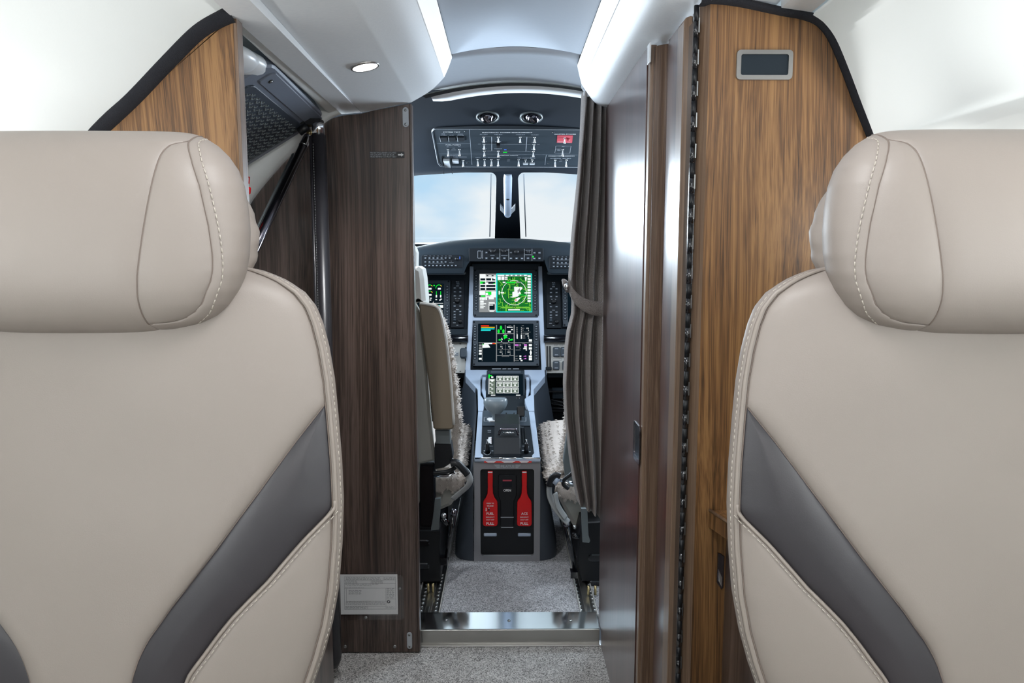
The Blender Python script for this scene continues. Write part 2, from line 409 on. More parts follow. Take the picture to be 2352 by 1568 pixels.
LC = left_c + [(-.735, 1.12), (-.79, 1.06)]; RC = right_c + [(.655, 1.12), (.75, 1.06)]
struct(lining(LC, -2.4, YB + .015, 'lining_white'), 'wall_left')
struct(lining(RC, -2.4, YB + .015, 'lining_white'), 'wall_right')
for nm, sx in (('wall_left_window_band', -1), ('wall_right_window_band', 1)):
    mb = MB()
    ys = [-2.4, -1.93, -1.57, -1.13, -.77, -.33, .03, YB]
    for i in range(0, 8, 2): mb.wbox(min(sx * .79, sx * .82), max(sx * .79, sx * .82), ys[i], ys[i + 1], .80, 1.07, 'lining_white')
    pr = [(sx * .79, .80), (sx * .80, .60), (sx * .76, .30), (sx * .70, 0)]
    k = lining(pr, -2.4, YB, 'lining_white'); mb.add(k.v, k.f, 'lining_white', True)
    struct(mb, nm)
mb = MB(); mb.wbox(-XW, XW, -2.43, -2.4, 0, 1.6, 'lining_white'); struct(mb, 'wall_back')
# -- ceiling: arched centre panels
def arch(y, xl, xr, zs, rise, n=20):
    return [V((xl + (xr - xl) * i / n, y, zs + rise * (1 - (2 * i / n - 1) ** 2))) for i in range(n + 1)]
mb = MB()
r0 = [arch(y, -.133, .184, 1.545, .019) for y in (-2.4, -1, 0, .8, 1.3, 1.842)]
mb.grid(r0, 'headliner_brushed'); mb.grid([r0[-1], [p + V((0, 0, .03)) for p in r0[-1]]], 'headliner_brushed')
struct(mb, 'ceiling')
mb = MB(); r1 = [arch(y, -.24, .29, z, rs) for y, z, rs in ((1.846, 1.527, .037), (1.90, 1.523, .037), (1.98, 1.512, .037), (2.055, 1.497, .037))]
mb.grid(r1, 'headliner_brushed'); mb.grid([[p + V((0, 0, .03)) for p in r1[0]], r1[0]], 'groove')
struct(mb, 'ceiling_forward_panel')
mb = MB()       # curtain track groove and pale arch trim
g0 = arch(2.056, -.23, .30, 1.493, .034); g1 = arch(2.064, -.23, .30, 1.497, .034); g2 = arch(2.074, -.22, .30, 1.490, .034)
mb.grid([g0, g1], 'brushed_steel'); mb.grid([g1, g2], 'groove')
struct(mb, 'trim_1')
mb = MB(); h0 = arch(2.076, -.205, .30, 1.494, .032); h1 = [V((p.x * 1.03, 2.195, EYE.z + (p.z - .0205 - EYE.z) * 2.195 / 2.076)) for p in h0]; h2 = [p + V((0, .01, .03)) for p in h1]
h1[0].z += .010; h1[1].z += .003
mb.grid([[p + V((0, .02, .01)) for p in h0], h0, h1, h2], 'trim_white'); struct(mb, 'trim_2')
# -- ceiling side covers: soft shoulder down from the centre panel, pale inner face given its own glow, flat underside
def side_cover(sgn, name, strip_name, A, B, C, D, b, a, y1):
    mb = MB()
    near = [V((p[0], -2.4, p[1])) for p in (B, C, D, b)]
    sp = spline([V((p[0], 0, p[1])) for p in (B, C, D)], 6)
    under = sp + [V((b[0], 0, b[1]))]
    def row(y, dz): return [V((p.x, y, p.z + (dz if i == len(under) - 1 else dz * .3))) for i, p in enumerate(under)]
    mb.grid([row(-2.4, .018), row(.6, .018), row(1.12, .018), row(y1, 0)], 'headliner', True)
    e = [p + V((0, .0006, 0)) for p in row(y1, 0)]; mb.grid([e, [p + V((0, 0, .10)) for p in e]], 'headliner')
    o = struct(mb, name)
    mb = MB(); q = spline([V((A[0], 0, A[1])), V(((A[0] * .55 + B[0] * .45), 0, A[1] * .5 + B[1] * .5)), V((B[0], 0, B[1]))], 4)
    mb.grid([[V((p.x, y, p.z)) for p in q] for y in (-2.4, 1.0, y1)], 'valence_glow', True)
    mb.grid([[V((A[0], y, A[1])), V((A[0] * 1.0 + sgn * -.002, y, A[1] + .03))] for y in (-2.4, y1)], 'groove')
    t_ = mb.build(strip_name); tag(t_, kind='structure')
    return o
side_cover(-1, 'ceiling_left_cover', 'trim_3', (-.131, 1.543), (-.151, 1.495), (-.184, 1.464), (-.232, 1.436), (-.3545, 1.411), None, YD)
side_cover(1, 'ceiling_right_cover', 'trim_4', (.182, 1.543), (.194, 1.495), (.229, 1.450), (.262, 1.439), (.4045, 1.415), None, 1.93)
def strip(name, p0, p1, q0, q1, mt, lip=.0):
    mb = MB(); a0, a1, b0, b1 = V(p0), V(p1), V(q0), V(q1); up = V((0, 0, .02))
    mb.grid([[a0 + up, a0, b0, b0 + up], [a1 + up, a1, b1, b1 + up]], mt, False); return struct(mb, name)
strip('trim_5', (-.357, -2.4, 1.430), (-.357, YD, 1.411), (-.404, -2.4, 1.428), (-.404, YD, 1.407), 'headliner')
strip('trim_6', (.407, -2.4, 1.432), (.407, YB - .012, 1.424), (.452, -2.4, 1.430), (.452, YB - .012, 1.418), 'headliner')
mb = MB()      # bright edge bead beside the left strip
mb.tube([(-.3558, .3, 1.431), (-.3558, 1.12, 1.4305), (-.3558, YD, 1.4115)], .0014, 'trim_white', 6); struct(mb, 'trim_7')
mb = MB(); mb.wbox(-XW, XW, -2.4, 4.1, 1.64, 1.66, 'lining_white'); struct(mb, 'roof')
# -- entrance bay lining on the left, between the partitions
prof = [(-.42, 1.47), (-.50, 1.455), (-.60, 1.39), (-.69, 1.27), (-.75, 1.12), (-.79, .95), (-.80, .75), (-.79, .4), (-.74, 0)]
struct(lining(prof, YB + .03, YD - .001, 'lining_white'), 'wall_entrance')
# header beside the ceiling strip, and the pale door frame ring in front of the bulkhead
mb = MB(); hp_ = spline([V((-.405, 0, 1.4075)), V((-.417, 0, 1.4035)), V((-.428, 0, 1.402)), V((-.434, 0, 1.412)), V((-.434, 0, 1.44))], 4)
mb.grid([[V((p.x, y, p.z + dz)) for p in hp_] for y, dz in ((YB + .025, .018), (YD, 0))], 'lining_white'); struct(mb, 'trim_10')
mb = MB(); ring_ = [(-.405, 1.4065), (-.425, 1.399), (-.445, 1.386), (-.475, 1.362), (-.512, 1.326), (-.575, 1.263), (-.645, 1.176), (-.72, 1.03), (-.745, .95)]
ro = [(-.405, 1.46), (-.46, 1.46), (-.50, 1.45), (-.55, 1.43), (-.60, 1.39), (-.66, 1.32), (-.71, 1.25), (-.77, 1.10), (-.79, .95)]
rs_ = lambda q, y: [V((p.x, y, p.y)) for p in spline([V(k) for k in q], 4)]
mb.grid([rs_(ro, 1.835), rs_(ring_, 1.815), rs_(ring_, YD - .002)], 'lining_white'); struct(mb, 'trim_11')
mb = MB(); q = UX(767, 1500, -.41)
mb.wbox(-.62, -.412, YB + .04, q.y, 0, .34, 'walnut_dark'); struct(mb, 'baseboard_left')
# -- cockpit shell
mb = MB()
def shell_prof(sx): return [V((sx * x, 0, z)) for x, z in ((.10, 1.52), (.30, 1.50), (.45, 1.455), (.60, 1.36), (.70, 1.22))]
for sx, nm in ((-1, 'wall_cockpit_left'), (1, 'wall_cockpit_right')):
    mb = MB()
    mb.wbox(min(sx * .78, sx * .80), max(sx * .78, sx * .80), 1.93, 4.0, 0, 1.0, 'cockpit_liner')
    mb.wbox(min(sx * .70, sx * .78), max(sx * .70, sx * .78), 1.93, 2.55, .95, 1.5, 'cockpit_liner')
    mb.wbox(min(sx * .66, sx * .80), max(sx * .66, sx * .80), 1.93, 3.9, 1.33, 1.6, 'cockpit_liner')
    struct(mb, nm)
# overhead liner: rows measured down the photo, each at its own distance
rows = []
for py, y in ((202, 2.20), (222, 2.27), (246, 2.36), (270, 2.45), (293, 2.55), (340, 2.75), (386, 2.95), (394, 3.04)):
    z = U(1165, py, y).z; r_ = []
    for i in range(-16, 17):
        x = i / 16 * .72; r_.append(V((x, y, z - .10 * max(0, abs(x) - .30) ** 1.4 * 4.0 * .5 - .012 * (abs(x) / .3) ** 2 * (abs(x) < .3) - .012 * (abs(x) >= .3))))
    rows.append(r_)
mb = MB(); mb.grid(rows, 'cockpit_liner'); struct(mb, 'ceiling_cockpit')
# windscreen frame with its two windows (rounded openings), the centre post and sills
T0 = U(1165, 394, 3.04); B0 = U(1165, 552, 3.86)
WS = Fr(T0, (1, 0, 0), T0 - B0)
zl = WS.hit(1165, 560)[1]
def win_poly(x0, x1, xb0, xb1, r=14, inner=None):
    a = [(x0, 396), (x1, 396), (xb1, 560), (xb0, 560)]
    pts = []
    for i, (x, y) in enumerate(a):
        if y > 500: pts.append((x, y)); continue
        s = -1 if i == 1 else 1
        for k in range(7):
            t = k / 6 * math.pi / 2
            if s == 1: pts.append((x + r - r * math.cos(t), y + r - r * math.sin(t)))
            else: pts.append((x - r + r * math.sin(t), y + r - r * math.cos(t)))
    return [WS.hit(*p) for p in pts]
wl = win_poly(800, 1140, 806, 1136); wr = win_poly(1190, 1520, 1196, 1514)
fr_mb = MB()
def opening(mb, poly, bx0, bx1, by0, by1, c0, c1, mt):
    # plate around a hole: project each hole vertex to the outer rectangle
    cx = sum(p[0] for p in poly) / len(poly); cy = sum(p[1] for p in poly) / len(poly)
    out = []
    for a, b in poly:
        dx, dy = a - cx, b - cy; k = min(((bx1 - cx) / dx) if dx > 0 else ((bx0 - cx) / dx) if dx < 0 else 1e9, ((by1 - cy) / dy) if dy > 0 else ((by0 - cy) / dy) if dy < 0 else 1e9)
        out.append((cx + dx * k, cy + dy * k))
    # add rectangle corners
    n = len(poly)
    for c in (c1,):
        P = [WS.P(a, b, c) for a, b in poly]; Q = [WS.P(a, b, c) for a, b in out]
        mb.grid([P, Q], mt, False, True)
    for (X, Y_) in ((bx0, by0), (bx1, by0), (bx0, by1), (bx1, by1)):
        j = min(range(n), key=lambda i: math.hypot(out[i][0] - X, out[i][1] - Y_))
        for i in (j - 1, j):
            i %= n; k = (i + 1) % n
            mb.add([WS.P(*out[i], c1), WS.P(*out[k], c1), WS.P(X, Y_, c1)], [(0, 1, 2)], mt)
    mb.grid([[WS.P(a, b, c1) for a, b in poly], [WS.P(a, b, c0) for a, b in poly]], 'trim_white', True, True)
xm = WS.hit(1165, 470)[0]; xL = WS.hit(700, 470)[0]; xR = WS.hit(1640, 470)[0]
opening(fr_mb, wl, xL - .1, xm, zl - .02, .035, -.012, 0, 'cockpit_liner')
opening(fr_mb, wr, xm, xR + .1, zl - .02, .035, -.012, 0, 'cockpit_liner')
struct(fr_mb, 'window_frame')
for nm, p, s in (('window_1', wl, -1), ('window_2', wr, 1)):
    mb = MB(); mb.add([WS.P(a, b, -.018) for a, b in p], [tuple(range(len(p)))], 'pane')
    o = struct(mb, nm)
for nm, xa, xb, ya, yb in (('trim_8', 1128, 1125, 404, 548), ('trim_9', 1203, 1208, 404, 548)):
    mb = MB()      # grey heater bus bar on the pane, thin pale edge on its outer side
    q0, q1, q2 = WS.hit(xa, ya), WS.hit((xa + xb) / 2, (ya + yb) / 2 + 6), WS.hit(xb, yb)
    mb.line(WS, q0, q1, .0055, -.010, 'grey_paint'); mb.line(WS, q1, q2, .0055, -.010, 'grey_paint')
    struct(mb, nm)
# nose: firewall behind the panel so nothing shows through below the glare shield
mb = MB(); mb.wbox(-.80, .80, 3.98, 4.0, 0, 1.12, 'panel_black'); struct(mb, 'wall_front')

# -- threshold plate of the cockpit step
t = thing('threshold_plate', 'polished steel step edge across the cockpit doorway between the two carpets', 'threshold', (0, 1.93, 0))
zt = .047
mb = MB(); mb.add([(-.262, 1.905, .0430), (.256, 1.905, .0430), (.256, 1.978, .0545), (-.262, 1.978, .0545), (-.262, 1.905, .036), (.256, 1.905, .036), (.256, 1.978, .036), (-.262, 1.978, .036)], [(0, 1, 2, 3), (7, 6, 5, 4), (0, 4, 5, 1), (2, 6, 7, 3)], 'polished_steel'); mb.build('tread_plate', t)
mb = MB(); mb.wbox(-.262, .256, 1.898, 1.905, .002, .0440, 'brushed_steel'); mb.wbox(-.262, .256, 1.888, 1.905, 0, .003, 'nickel'); mb.build('riser', t, bevel=.0015)
FL = Fr((0, 0, zt), (1, 0, 0), (0, 1, 0))
for px, py in ((1025, 1425), (1169, 1426), (1311, 1426)):
    p = UZ(px, py, zt); mb = MB(); screw(mb, V((p.x, p.y, zt)), Fr((0, 0, .0430 + (p.y - 1.905) * .158), (1, 0, 0), (0, 1, 0)), .0042); mb.build('screw', t)
# -- seat rails in the cockpit floor
def rail(x0, x1, y0, y1, lab):
    t = thing('seat_rail', lab, 'rail', ((x0 + x1) / 2, (y0 + y1) / 2, .04), 'seat rails in the cockpit floor')
    mb = MB(); z = .044; mb.wbox(x0, x1, y0, y1, .034, z, 'steel'); xc = (x0 + x1) / 2
    mb.wbox(xc - .009, xc + .009, y0, y1, z, z + .004, 'brushed_steel'); mb.wbox(xc - .0035, xc + .0035, y0, y0 + .05, z + .004, z + .007, 'steel')
    mb.wbox(x1 - .003, x1, y0, y1, z, z + .006, 'beige_panel'); mb.wbox(x0, x0 + .003, y0, y1, z, z + .006, 'beige_panel')
    mb.build('track', t)
    f = Fr((0, 0, z), (1, 0, 0), (0, 1, 0))
    for sx in (-.021, .021):
        y = y0 + .012
        while y < y1 - .1 and y < y0 + .30:
            m2 = MB(); m2.cyl(f, xc + sx, y, .0052, 0, .003, 'steel', 10, bev=.0015); m2.build('bolt', t); y += .024
    return t
rail(-.262, -.190, 1.972, 3.2, 'steel seat rail with bolts under the left pilot seat')
rail(.212, .262, 1.972, 3.2, 'steel seat rail with bolts under the right pilot seat')
# ================================================================== CABIN SEATS (facing the viewpoint, backs against the partitions)
XC = -.410
def seatY(z): return .715 + (z - .8) * .10
def sloc(px, py):                      # measured point on the left seat -> (across, height) of the seat itself
    z = .9
    for _ in range(6): p = U(px, py, seatY(z)); z = p.z
    return p.x - XC, p.z
def tabz(pts): return sorted([(sloc(*p)[1], abs(sloc(*p)[0])) for p in pts])
OUT = tabz([(553, 612), (590, 618), (620, 628), (660, 645), (700, 672), (726, 705), (742, 745), (756, 800), (768, 870), (776, 950), (785, 1060), (789, 1150), (786, 1250), (778, 1350), (764, 1430), (745, 1500), (722, 1568)])
zt_, wt_ = OUT[-1]
OUT += [(zt_ + .012, wt_ - .03), (zt_ + .024, wt_ - .075), (zt_ + .028, .03), (zt_ + .0285, 0)]
w0 = OUT[0][1]; OUT = [(.40, w0 - .035), (.50, w0 - .022)] + OUT
UPE = tabz([(767, 901), (731, 950), (692, 1001), (654, 1054), (615, 1109), (568, 1173), (522, 1237), (488, 1281), (456, 1323), (427, 1360), (401, 1398), (383, 1422), (368, 1448), (356, 1474), (346, 1504), (338, 1536), (332, 1568)])
UPE = [(.40, UPE[0][1] - .005)] + UPE
LOE = tabz([(779, 1144), (753, 1177), (702, 1227), (664, 1270), (627, 1313), (589, 1350), (552, 1388), (520, 1428), (491, 1468), (474, 1490), (461, 1509), (450, 1538), (441, 1568)])
LOE = [(.40, LOE[0][1] - .004)] + LOE
OFZ = .0  
def base_d(x, z):                      # how far the padding stands towards the viewpoint
    w = max(interp(OUT, z), .02); r = min(abs(x) / w, 1)
    return .034 * (1 - r ** 3.0) - .012 * max(0, (z - (zt_ - .02)) / .05) 
def S3(x, z, d): return V((x, seatY(z) - .715 - d, z))
def puff(dist, R=.016, p=.007):
    k = 1 - min(max(dist, 0) / R, 1); return p * math.sqrt(max(0, 1 - k * k))
def panel_rows(z0, z1, dz, fa, fb, n, slope=.75, p=.007, R=.016, wr=None):
    rows = []; N = max(2, int((z1 - z0) / dz))
    for i in range(N + 1):
        z = z0 + (z1 - z0) * i / N; a, b = fa(z), fb(z)
        if b < a: b = a
        r = []
        for j in range(n + 1):
            # closer samples near the borders
            t = j / n; t = .5 - .5 * math.cos(math.pi * t)
            x = a + (b - a) * t; dd = min(x - a, b - x) * slope; dd = min(dd, (z1 - z) + .004)
            d = base_d(x, z) + puff(dd, R, p)
            if wr: d += wr(x, z)
            r.append(S3(x, z, d))
        rows.append(r)
    return rows
def wrinkle(x, z):
    return .0016 * noise.noise(V((x * 7 + z * 5, z * 7 - x * 6, 2.))) * 1.2
BW = .010
def seam_x(z): return interp(OUT, z) - BW
def up_x(z): return min(interp(UPE, z), seam_x(z)) if z < UPE[-1][0] else seam_x(z)
def lo_x(z): return min(interp(LOE, z), seam_x(z)) if z < LOE[-1][0] else seam_x(z)
def mir(rows): return [[V((-p.x, p.y, p.z)) for p in r][::-1] for r in rows]
def stitch_line(mb, pts, mt='thread', step=.0062, L=.0042, r=.00055):
    acc = 0; prev = pts[0]
    run = [pts[0]]
    # resample
    res = [pts[0]]; 
    for a, b in zip(pts, pts[1:]):
        d = (b - a).length; 
        if d < 1e-9: continue
        while acc + d >= step:
            t = (step - acc) / d; a = a + (b - a) * t; res.append(a.copy()); d = (b - a).length; acc = 0
        acc += d
    for a, b in zip(res, res[1:]):
        q = (b - a).normalized() * L; mb.tube([a, a + q], r, mt, 5)
def make_seat(loc):
    t = thing('cabin_seat', 'x', 'seat', (0, 0, 0))
    topz = OUT[-1][0] - .002
    # backrest centre
    mb = MB(); mb.grid(panel_rows(.42, topz, .006, lambda z: -up_x(z), up_x, 60, wr=wrinkle), 'leather', flip=False); mb.build('backrest_cushion', t)
    for s in (1, -1):
        f = (lambda r: r) if s > 0 else mir
        mb = MB(); mb.grid(f(panel_rows(.42, UPE[-1][0], .005, up_x, lo_x, 26, .65, .006, .03)), 'leather_dark'); o = mb.build('stripe_panel', t)
        o['label'] = 'dark brown leather stripe'
        mb = MB(); mb.grid(f(panel_rows(.42, LOE[-1][0], .005, lo_x, seam_x, 22, .7, .006, .015)), 'leather'); mb.build('side_panel', t)
        # rolled border, side and rear shell
        zs = [.42 + (topz - .42) * i / 150 for i in range(151)]; rows = []
        for z in zs:
            w = interp(OUT, z); b0 = base_d(w - BW, z); e = []
            for dx, d in ((-BW, b0 + .000), (-BW + .002, b0 + .0035), (-BW + .005, b0 + .003), (-.002, b0 - .001), (0, b0 - .006), (-.002, b0 - .015), (-.012, b0 - .038), (-.026, b0 - .062), (-.045, b0 - .085), (-.07, b0 - .10)):
                e.append(S3(s * max(w + dx, 0), z, d))
            e.append(S3(0, z, -.105)); rows.append(e if s > 0 else e[::-1])
        mb = MB(); mb.grid(rows, 'leather'); mb.build('backrest_shell', t)
        # seams, piping and stitching
        mb = MB()
        def curve(fx, z0, z1, off=0, dd=.0, n=110):
            return [S3(s * (fx(z) + off), z, base_d(fx(z) + off, z) + dd) for z in [z0 + (z1 - z0) * i / n for i in range(n + 1)]]
        mb.tube(curve(up_x, .43, UPE[-1][0]), .0013, 'seam', 6); mb.tube(curve(seam_x, .43, topz - .012, .0002, .0015), .0009, 'seam', 6)
        mb.build('seam', t)
        mb = MB(); mb.tube(curve(lo_x, .43, LOE[-1][0], .003, .004), .0020, 'piping', 6); mb.tube(curve(seam_x, .43, topz - .012, .0042, .0035, 160), .0022, 'piping', 6)
        mb.build('piping', t)
        mb = MB(); stitch_line(mb, curve(lo_x, .60, LOE[-1][0] - .004, .0085, .0066)); stitch_line(mb, curve(seam_x, .60, topz - .03, .0082, .0016))
        mb.build('stitching', t)
    # headrest -------------------------------------------------------
    HY = -.052
    hz = lambda px, py: sloc2(px, py)
    def sloc2(px, py):
        z = 1.08
        for _ in range(6): p = U(px, py, seatY(z) - .045); z = p.z
        return p.x - XC, p.z
    def th(pts): return sorted([(sloc2(*p)[1], sloc2(*p)[0]) for p in pts])
    OUTL = [(399, 294), (425, 299), (450, 309), (480, 327), (507, 352), (530, 384), (546, 425), (555, 480), (559, 530), (557, 585), (550, 625), (536, 664), (515, 700), (490, 726), (455, 745), (410, 757), (365, 765), (300, 771), (190, 775)]
    HO = th(OUTL); HO[0] = (HO[0][0], .02)
    ztop = HO[-1][0]; HO += [(ztop + .0008, HO[-1][1] - .035), (ztop + .0012, .04)]
    A = th([(437, 304), (436, 320), (432, 327), (417, 331), (405, 337), (398, 347), (392, 363), (383, 424), (367, 528), (352, 631), (348, 681), (349, 720), (351, 742), (358, 756), (366, 766)])
    B = th([(437, 304), (436, 329), (445, 350), (455, 371), (478, 432), (497, 520), (504, 585), (503, 620), (497, 646), (474, 696), (455, 715), (432, 729), (412, 735), (390, 739), (370, 741), (352, 742)])
    zA1, zB0 = A[-1][0], B[0][0]
    zlo, zhi = HO[0][0], HO[-1][0]; zmid = (zlo + zhi) / 2; hh = (zhi - zlo) / 2
    def ho(z): return max(interp(HO, z), .001)
    def hb(x, z):
        v = (z - zmid) / hh; r = min(abs(x) / max(ho(z), .004), 1)
        prof = max(0, 1 - abs(v) ** 4.5) ** .45
        side = max(0, 1 - r ** 5.5) ** .40
        return .062 * prof * (.30 + .70 * side) * (1 if r < 1 else 1) + .012 * math.cos(v * 1.3) * (1 - r * r)
    def H3(x, z, d): return V((x, seatY(z) - .715 - .010 - d, z))
    def xa(z): return min(interp(A, z), ho(z)) if A[0][0] < z < zA1 else (ho(z) if z >= zA1 else min(interp(A, z), ho(z)))
    def xb(z): return max(xa(z), min(interp(B, z), ho(z))) if z > zB0 else xa(z)
    zs = []
    N = 130
    for i in range(N + 1): k = -math.cos(math.pi * i / N); zs.append(zmid + hh * k * .9995)
    def hrows(fa, fb, za, zb, n, p, R, both=False):
        rows = []
        for z in zs:
            if z < za or z > zb: continue
            a, b = fa(z), fb(z); r = []
            for j in range(n + 1):
                q = .5 - .5 * math.cos(math.pi * j / n); x = a + (b - a) * q
                dd = min(x - a, b - x)
                if fb is ho: dd = x - a
                if both and abs(fb(z) - ho(z)) < 1e-4: dd = 1
                dd2 = min(dd * .8, (z - zB0) + .002) if fa is xa and not both and fb is xb else dd * .8
                r.append(H3(x, z, hb(x, z) + puff(max(dd2, 0), R, p) - p))
            rows.append(r)
        return rows
    mb = MB(); mb.grid(hrows(lambda z: -xa(z), xa, zlo, zhi, 56, .0045, .018, True), 'leather'); hr = mb.build('headrest', t)
    for s in (1, -1):
        f = (lambda r: r) if s > 0 else mir
        mb = MB(); mb.grid(f(hrows(xa, xb, zB0, zA1, 24, .0045, .018)), 'leather'); mb.build('headrest_insert', hr)
        mb = MB(); mb.grid(f(hrows(xb, ho, zlo, zhi, 22, .0045, .014)), 'leather')
        # side of the pad running back towards the shell
        rr = []
        for z in zs:
            w = ho(z); d0 = hb(w, z) - .0; k = max(0, 1 - abs((z - zmid) / hh) ** 6)
            e = [H3(w, z, d0), H3(max(w - .0015 * k, 0), z, d0 - .008 * k), H3(max(w - .006 * k, 0), z, d0 - .020 * k - .001), H3(max(w - .016 * k, 0), z, d0 - .036 * k - .002), H3(max(w - .034 * k, 0), z, -.055 * k - .004), H3(w * .5, z, -.085)]
            rr.append(e)
        mb.grid(f(rr), 'leather'); mb.build('headrest_bolster', hr)
        mb = MB()
        def cv(fx, z0, z1, off=0, dd=0, n=90): return [H3(s * (fx(z) + off), z, hb(fx(z) + off, z) + dd) for z in [z0 + (z1 - z0) * i / n for i in range(n + 1)]]
        pts = [V((x, z)) for z, x in B]
        def poly3(tab, off=0, dd=0):
            p2 = spline([V((x, z, 0)) for z, x in tab], 6); out = []
            for i, q in enumerate(p2):
                tn = (p2[min(i + 1, len(p2) - 1)] - p2[max(i - 1, 0)]).normalized(); nn = V((tn.y, -tn.x, 0))
                x, z = q.x + nn.x * off, q.y + nn.y * off; x = min(x, ho(z))
                out.append(H3(s * x, z, hb(x, z) + dd))
            return out
        BL = [(z, x) for z, x in B]; mb.tube(poly3(BL[::1], 0, -.0042), .0010, 'seam', 6); mb.tube(poly3(A[2:], 0, -.0042), .0010, 'seam', 6)
        mb.build('headrest_seam', hr)
        mb = MB(); stitch_line(mb, poly3(BL, .0085, .0004)); mb.build('headrest_stitching', hr)
        # gathered leather at the hidden side of the pad
        rr = []
        for i in range(25):
            a = i / 24; z = zmid + .052 - .118 * a; k = math.sin(math.pi * min(max(a, .02), .98)) ** .6
            w = ho(z); r = []
            for j in range(13):
                q = j / 12; x = w - .034 + (.022 * k) * math.sin(q * math.pi) ; y = -.02 - .05 * q
                x += .0008 * k * math.sin(a * 26 + q * 5) + .0004 * k * math.sin(a * 47 + 2)
                r.append(H3(x, z, y))
            rr.append(r)
        mb = MB(); mb.grid(f(rr), 'leather'); mb.build('headrest_gather', hr)
    # seat cushion, armrests and pedestal below the view
    mb = MB(); mb.poly(Fr((0, -.66, .40), (1, 0, 0), (0, 1, 0)), rrect(-.225, 0, .225, .60, .05), 0, .085, 'leather', inset=.02); mb.build('seat_cushion', t)
    for s in (-1, 1):
        mb = MB(); mb.poly(Fr((s * .245, -.58, .50), (1, 0, 0), (0, 1, 0)), rrect(-.022, 0, .022, .50, .015), 0, .05, 'leather', inset=.01)
        mb.poly(Fr((s * .245, -.40, .14), (1, 0, 0), (0, 1, 0)), rrect(-.012, 0, .012, .26, .01), 0, .37, 'leather_dark'); mb.build('armrest', t)
    mb = MB(); mb.poly(Fr((0, -.50, .0), (1, 0, 0), (0, 1, 0)), rrect(-.20, 0, .20, .44, .04), 0, .30, 'leather_dark', inset=.01); mb.poly(Fr((0, -.56, .30), (1, 0, 0), (0, 1, 0)), rrect(-.235, 0, .235, .55, .04), 0, .11, 'leather', inset=.01); mb.build('pedestal', t)
    t.location = loc
    return t
def copy_tree(o, parent=None):
    c = o.copy(); COL.objects.link(c); c.parent = parent
    for ch in [q for q in o.children]: copy_tree(ch, c)
    return c
seat0 = make_seat((XC, .715, 0))
tag(seat0, 'taupe leather cabin seat in front of the entrance bay, left of the aisle', 'seat', 'cabin seats facing the rear')
seat1 = copy_tree(seat0); seat1.location = (.466, .700, 0)
tag(seat1, 'taupe leather cabin seat in front of the wooden wardrobe, right of the aisle', 'seat', 'cabin seats facing the rear')
# ================================================================== LEFT PARTITION, ENTRANCE BAY
# wood partition behind the left seat
t = thing('partition_panel', 'brown walnut partition behind the left seat with a dark foam edge', 'partition', (-.5, YB, 0))
xe = -.400
top = [(545, 36), (535, 40), (455, 88), (390, 156), (312, 240), (240, 310)]
pts = [(U(*p, YB).x, U(*p, YB).z) for p in top]; pts[0] = (xe - .004, pts[0][1])
pts = [tuple(q) for q in spline([V((a, b)) for a, b in pts[1:]], 5)]
pts = [(xe - .006, pts[0][1] + .002)] + [p for p in pts]
poly = [(xe - .006, .0)] + pts + [(-.70, 1.10), (-.76, .80), (-.74, .35), (-.68, 0)]
mb = MB(); mb.poly(WY(YB), poly, -.022, 0, 'walnut'); mb.build('wood_board', t)
mb = MB(); mb.wbox(xe - .006, xe, YB - .001, YB + .023, 0, pts[0][1] - .003, 'walnut_edge'); mb.build('edge_strip', t, bevel=.0015)
sl = [(538, 27), (515, 33), (455, 66), (385, 134), (305, 218), (226, 292), (214, 306)]
so = [V((U(*p, YB).x, U(*p, YB).z)) for p in sl]; so = spline(so, 5); k = []
mb = MB()
for i, p in enumerate(so):
    d = (so[min(i + 1, len(so) - 1)] - so[max(i - 1, 0)]).normalized(); nn = V((-d.y, d.x)); 
    k.append((p, nn))
rows = [[V((p.x + nn.x * a, YB - b, p.y + nn.y * a)) for a, b in ((-.004, -.01), (-.004, .012), (.002, .017), (.010, .016), (.016, .004), (.016, -.01))] for p, nn in k]
mb.grid(rows, 'seal', True); o = mb.build('foam_seal', t)
# cockpit bulkhead, left half
t = thing('bulkhead_panel', 'dark walnut bulkhead panel beside the cockpit doorway with a placard on it', 'bulkhead', (-.4, YD, 0))
c = [(943, 237), (900, 245), (860, 252), (830, 260), (790, 264), (765, 270), (747, 280), (690, 331), (630, 396), (570, 471)]
pl = [(U(*p, YD).x, U(*p, YD).z - .001) for p in c]; pl[0] = (-.238, pl[0][1])
poly = [(-.256, 0.004)] + pl + [(-.72, 1.05), (-.80, .95), (-.81, .40), (-.76, .004)]
poly[0] = (-.238, .004)
mb = MB(); mb.poly(WY(YD), poly, -.024, 0, 'walnut_dark'); mb.build('wood_board', t)
mb = MB(); mb.wbox(-.238, -.2315, YD - .001, YD + .026, .004, pl[0][1], 'walnut_dark'); mb.build('edge_strip', t, bevel=.002)
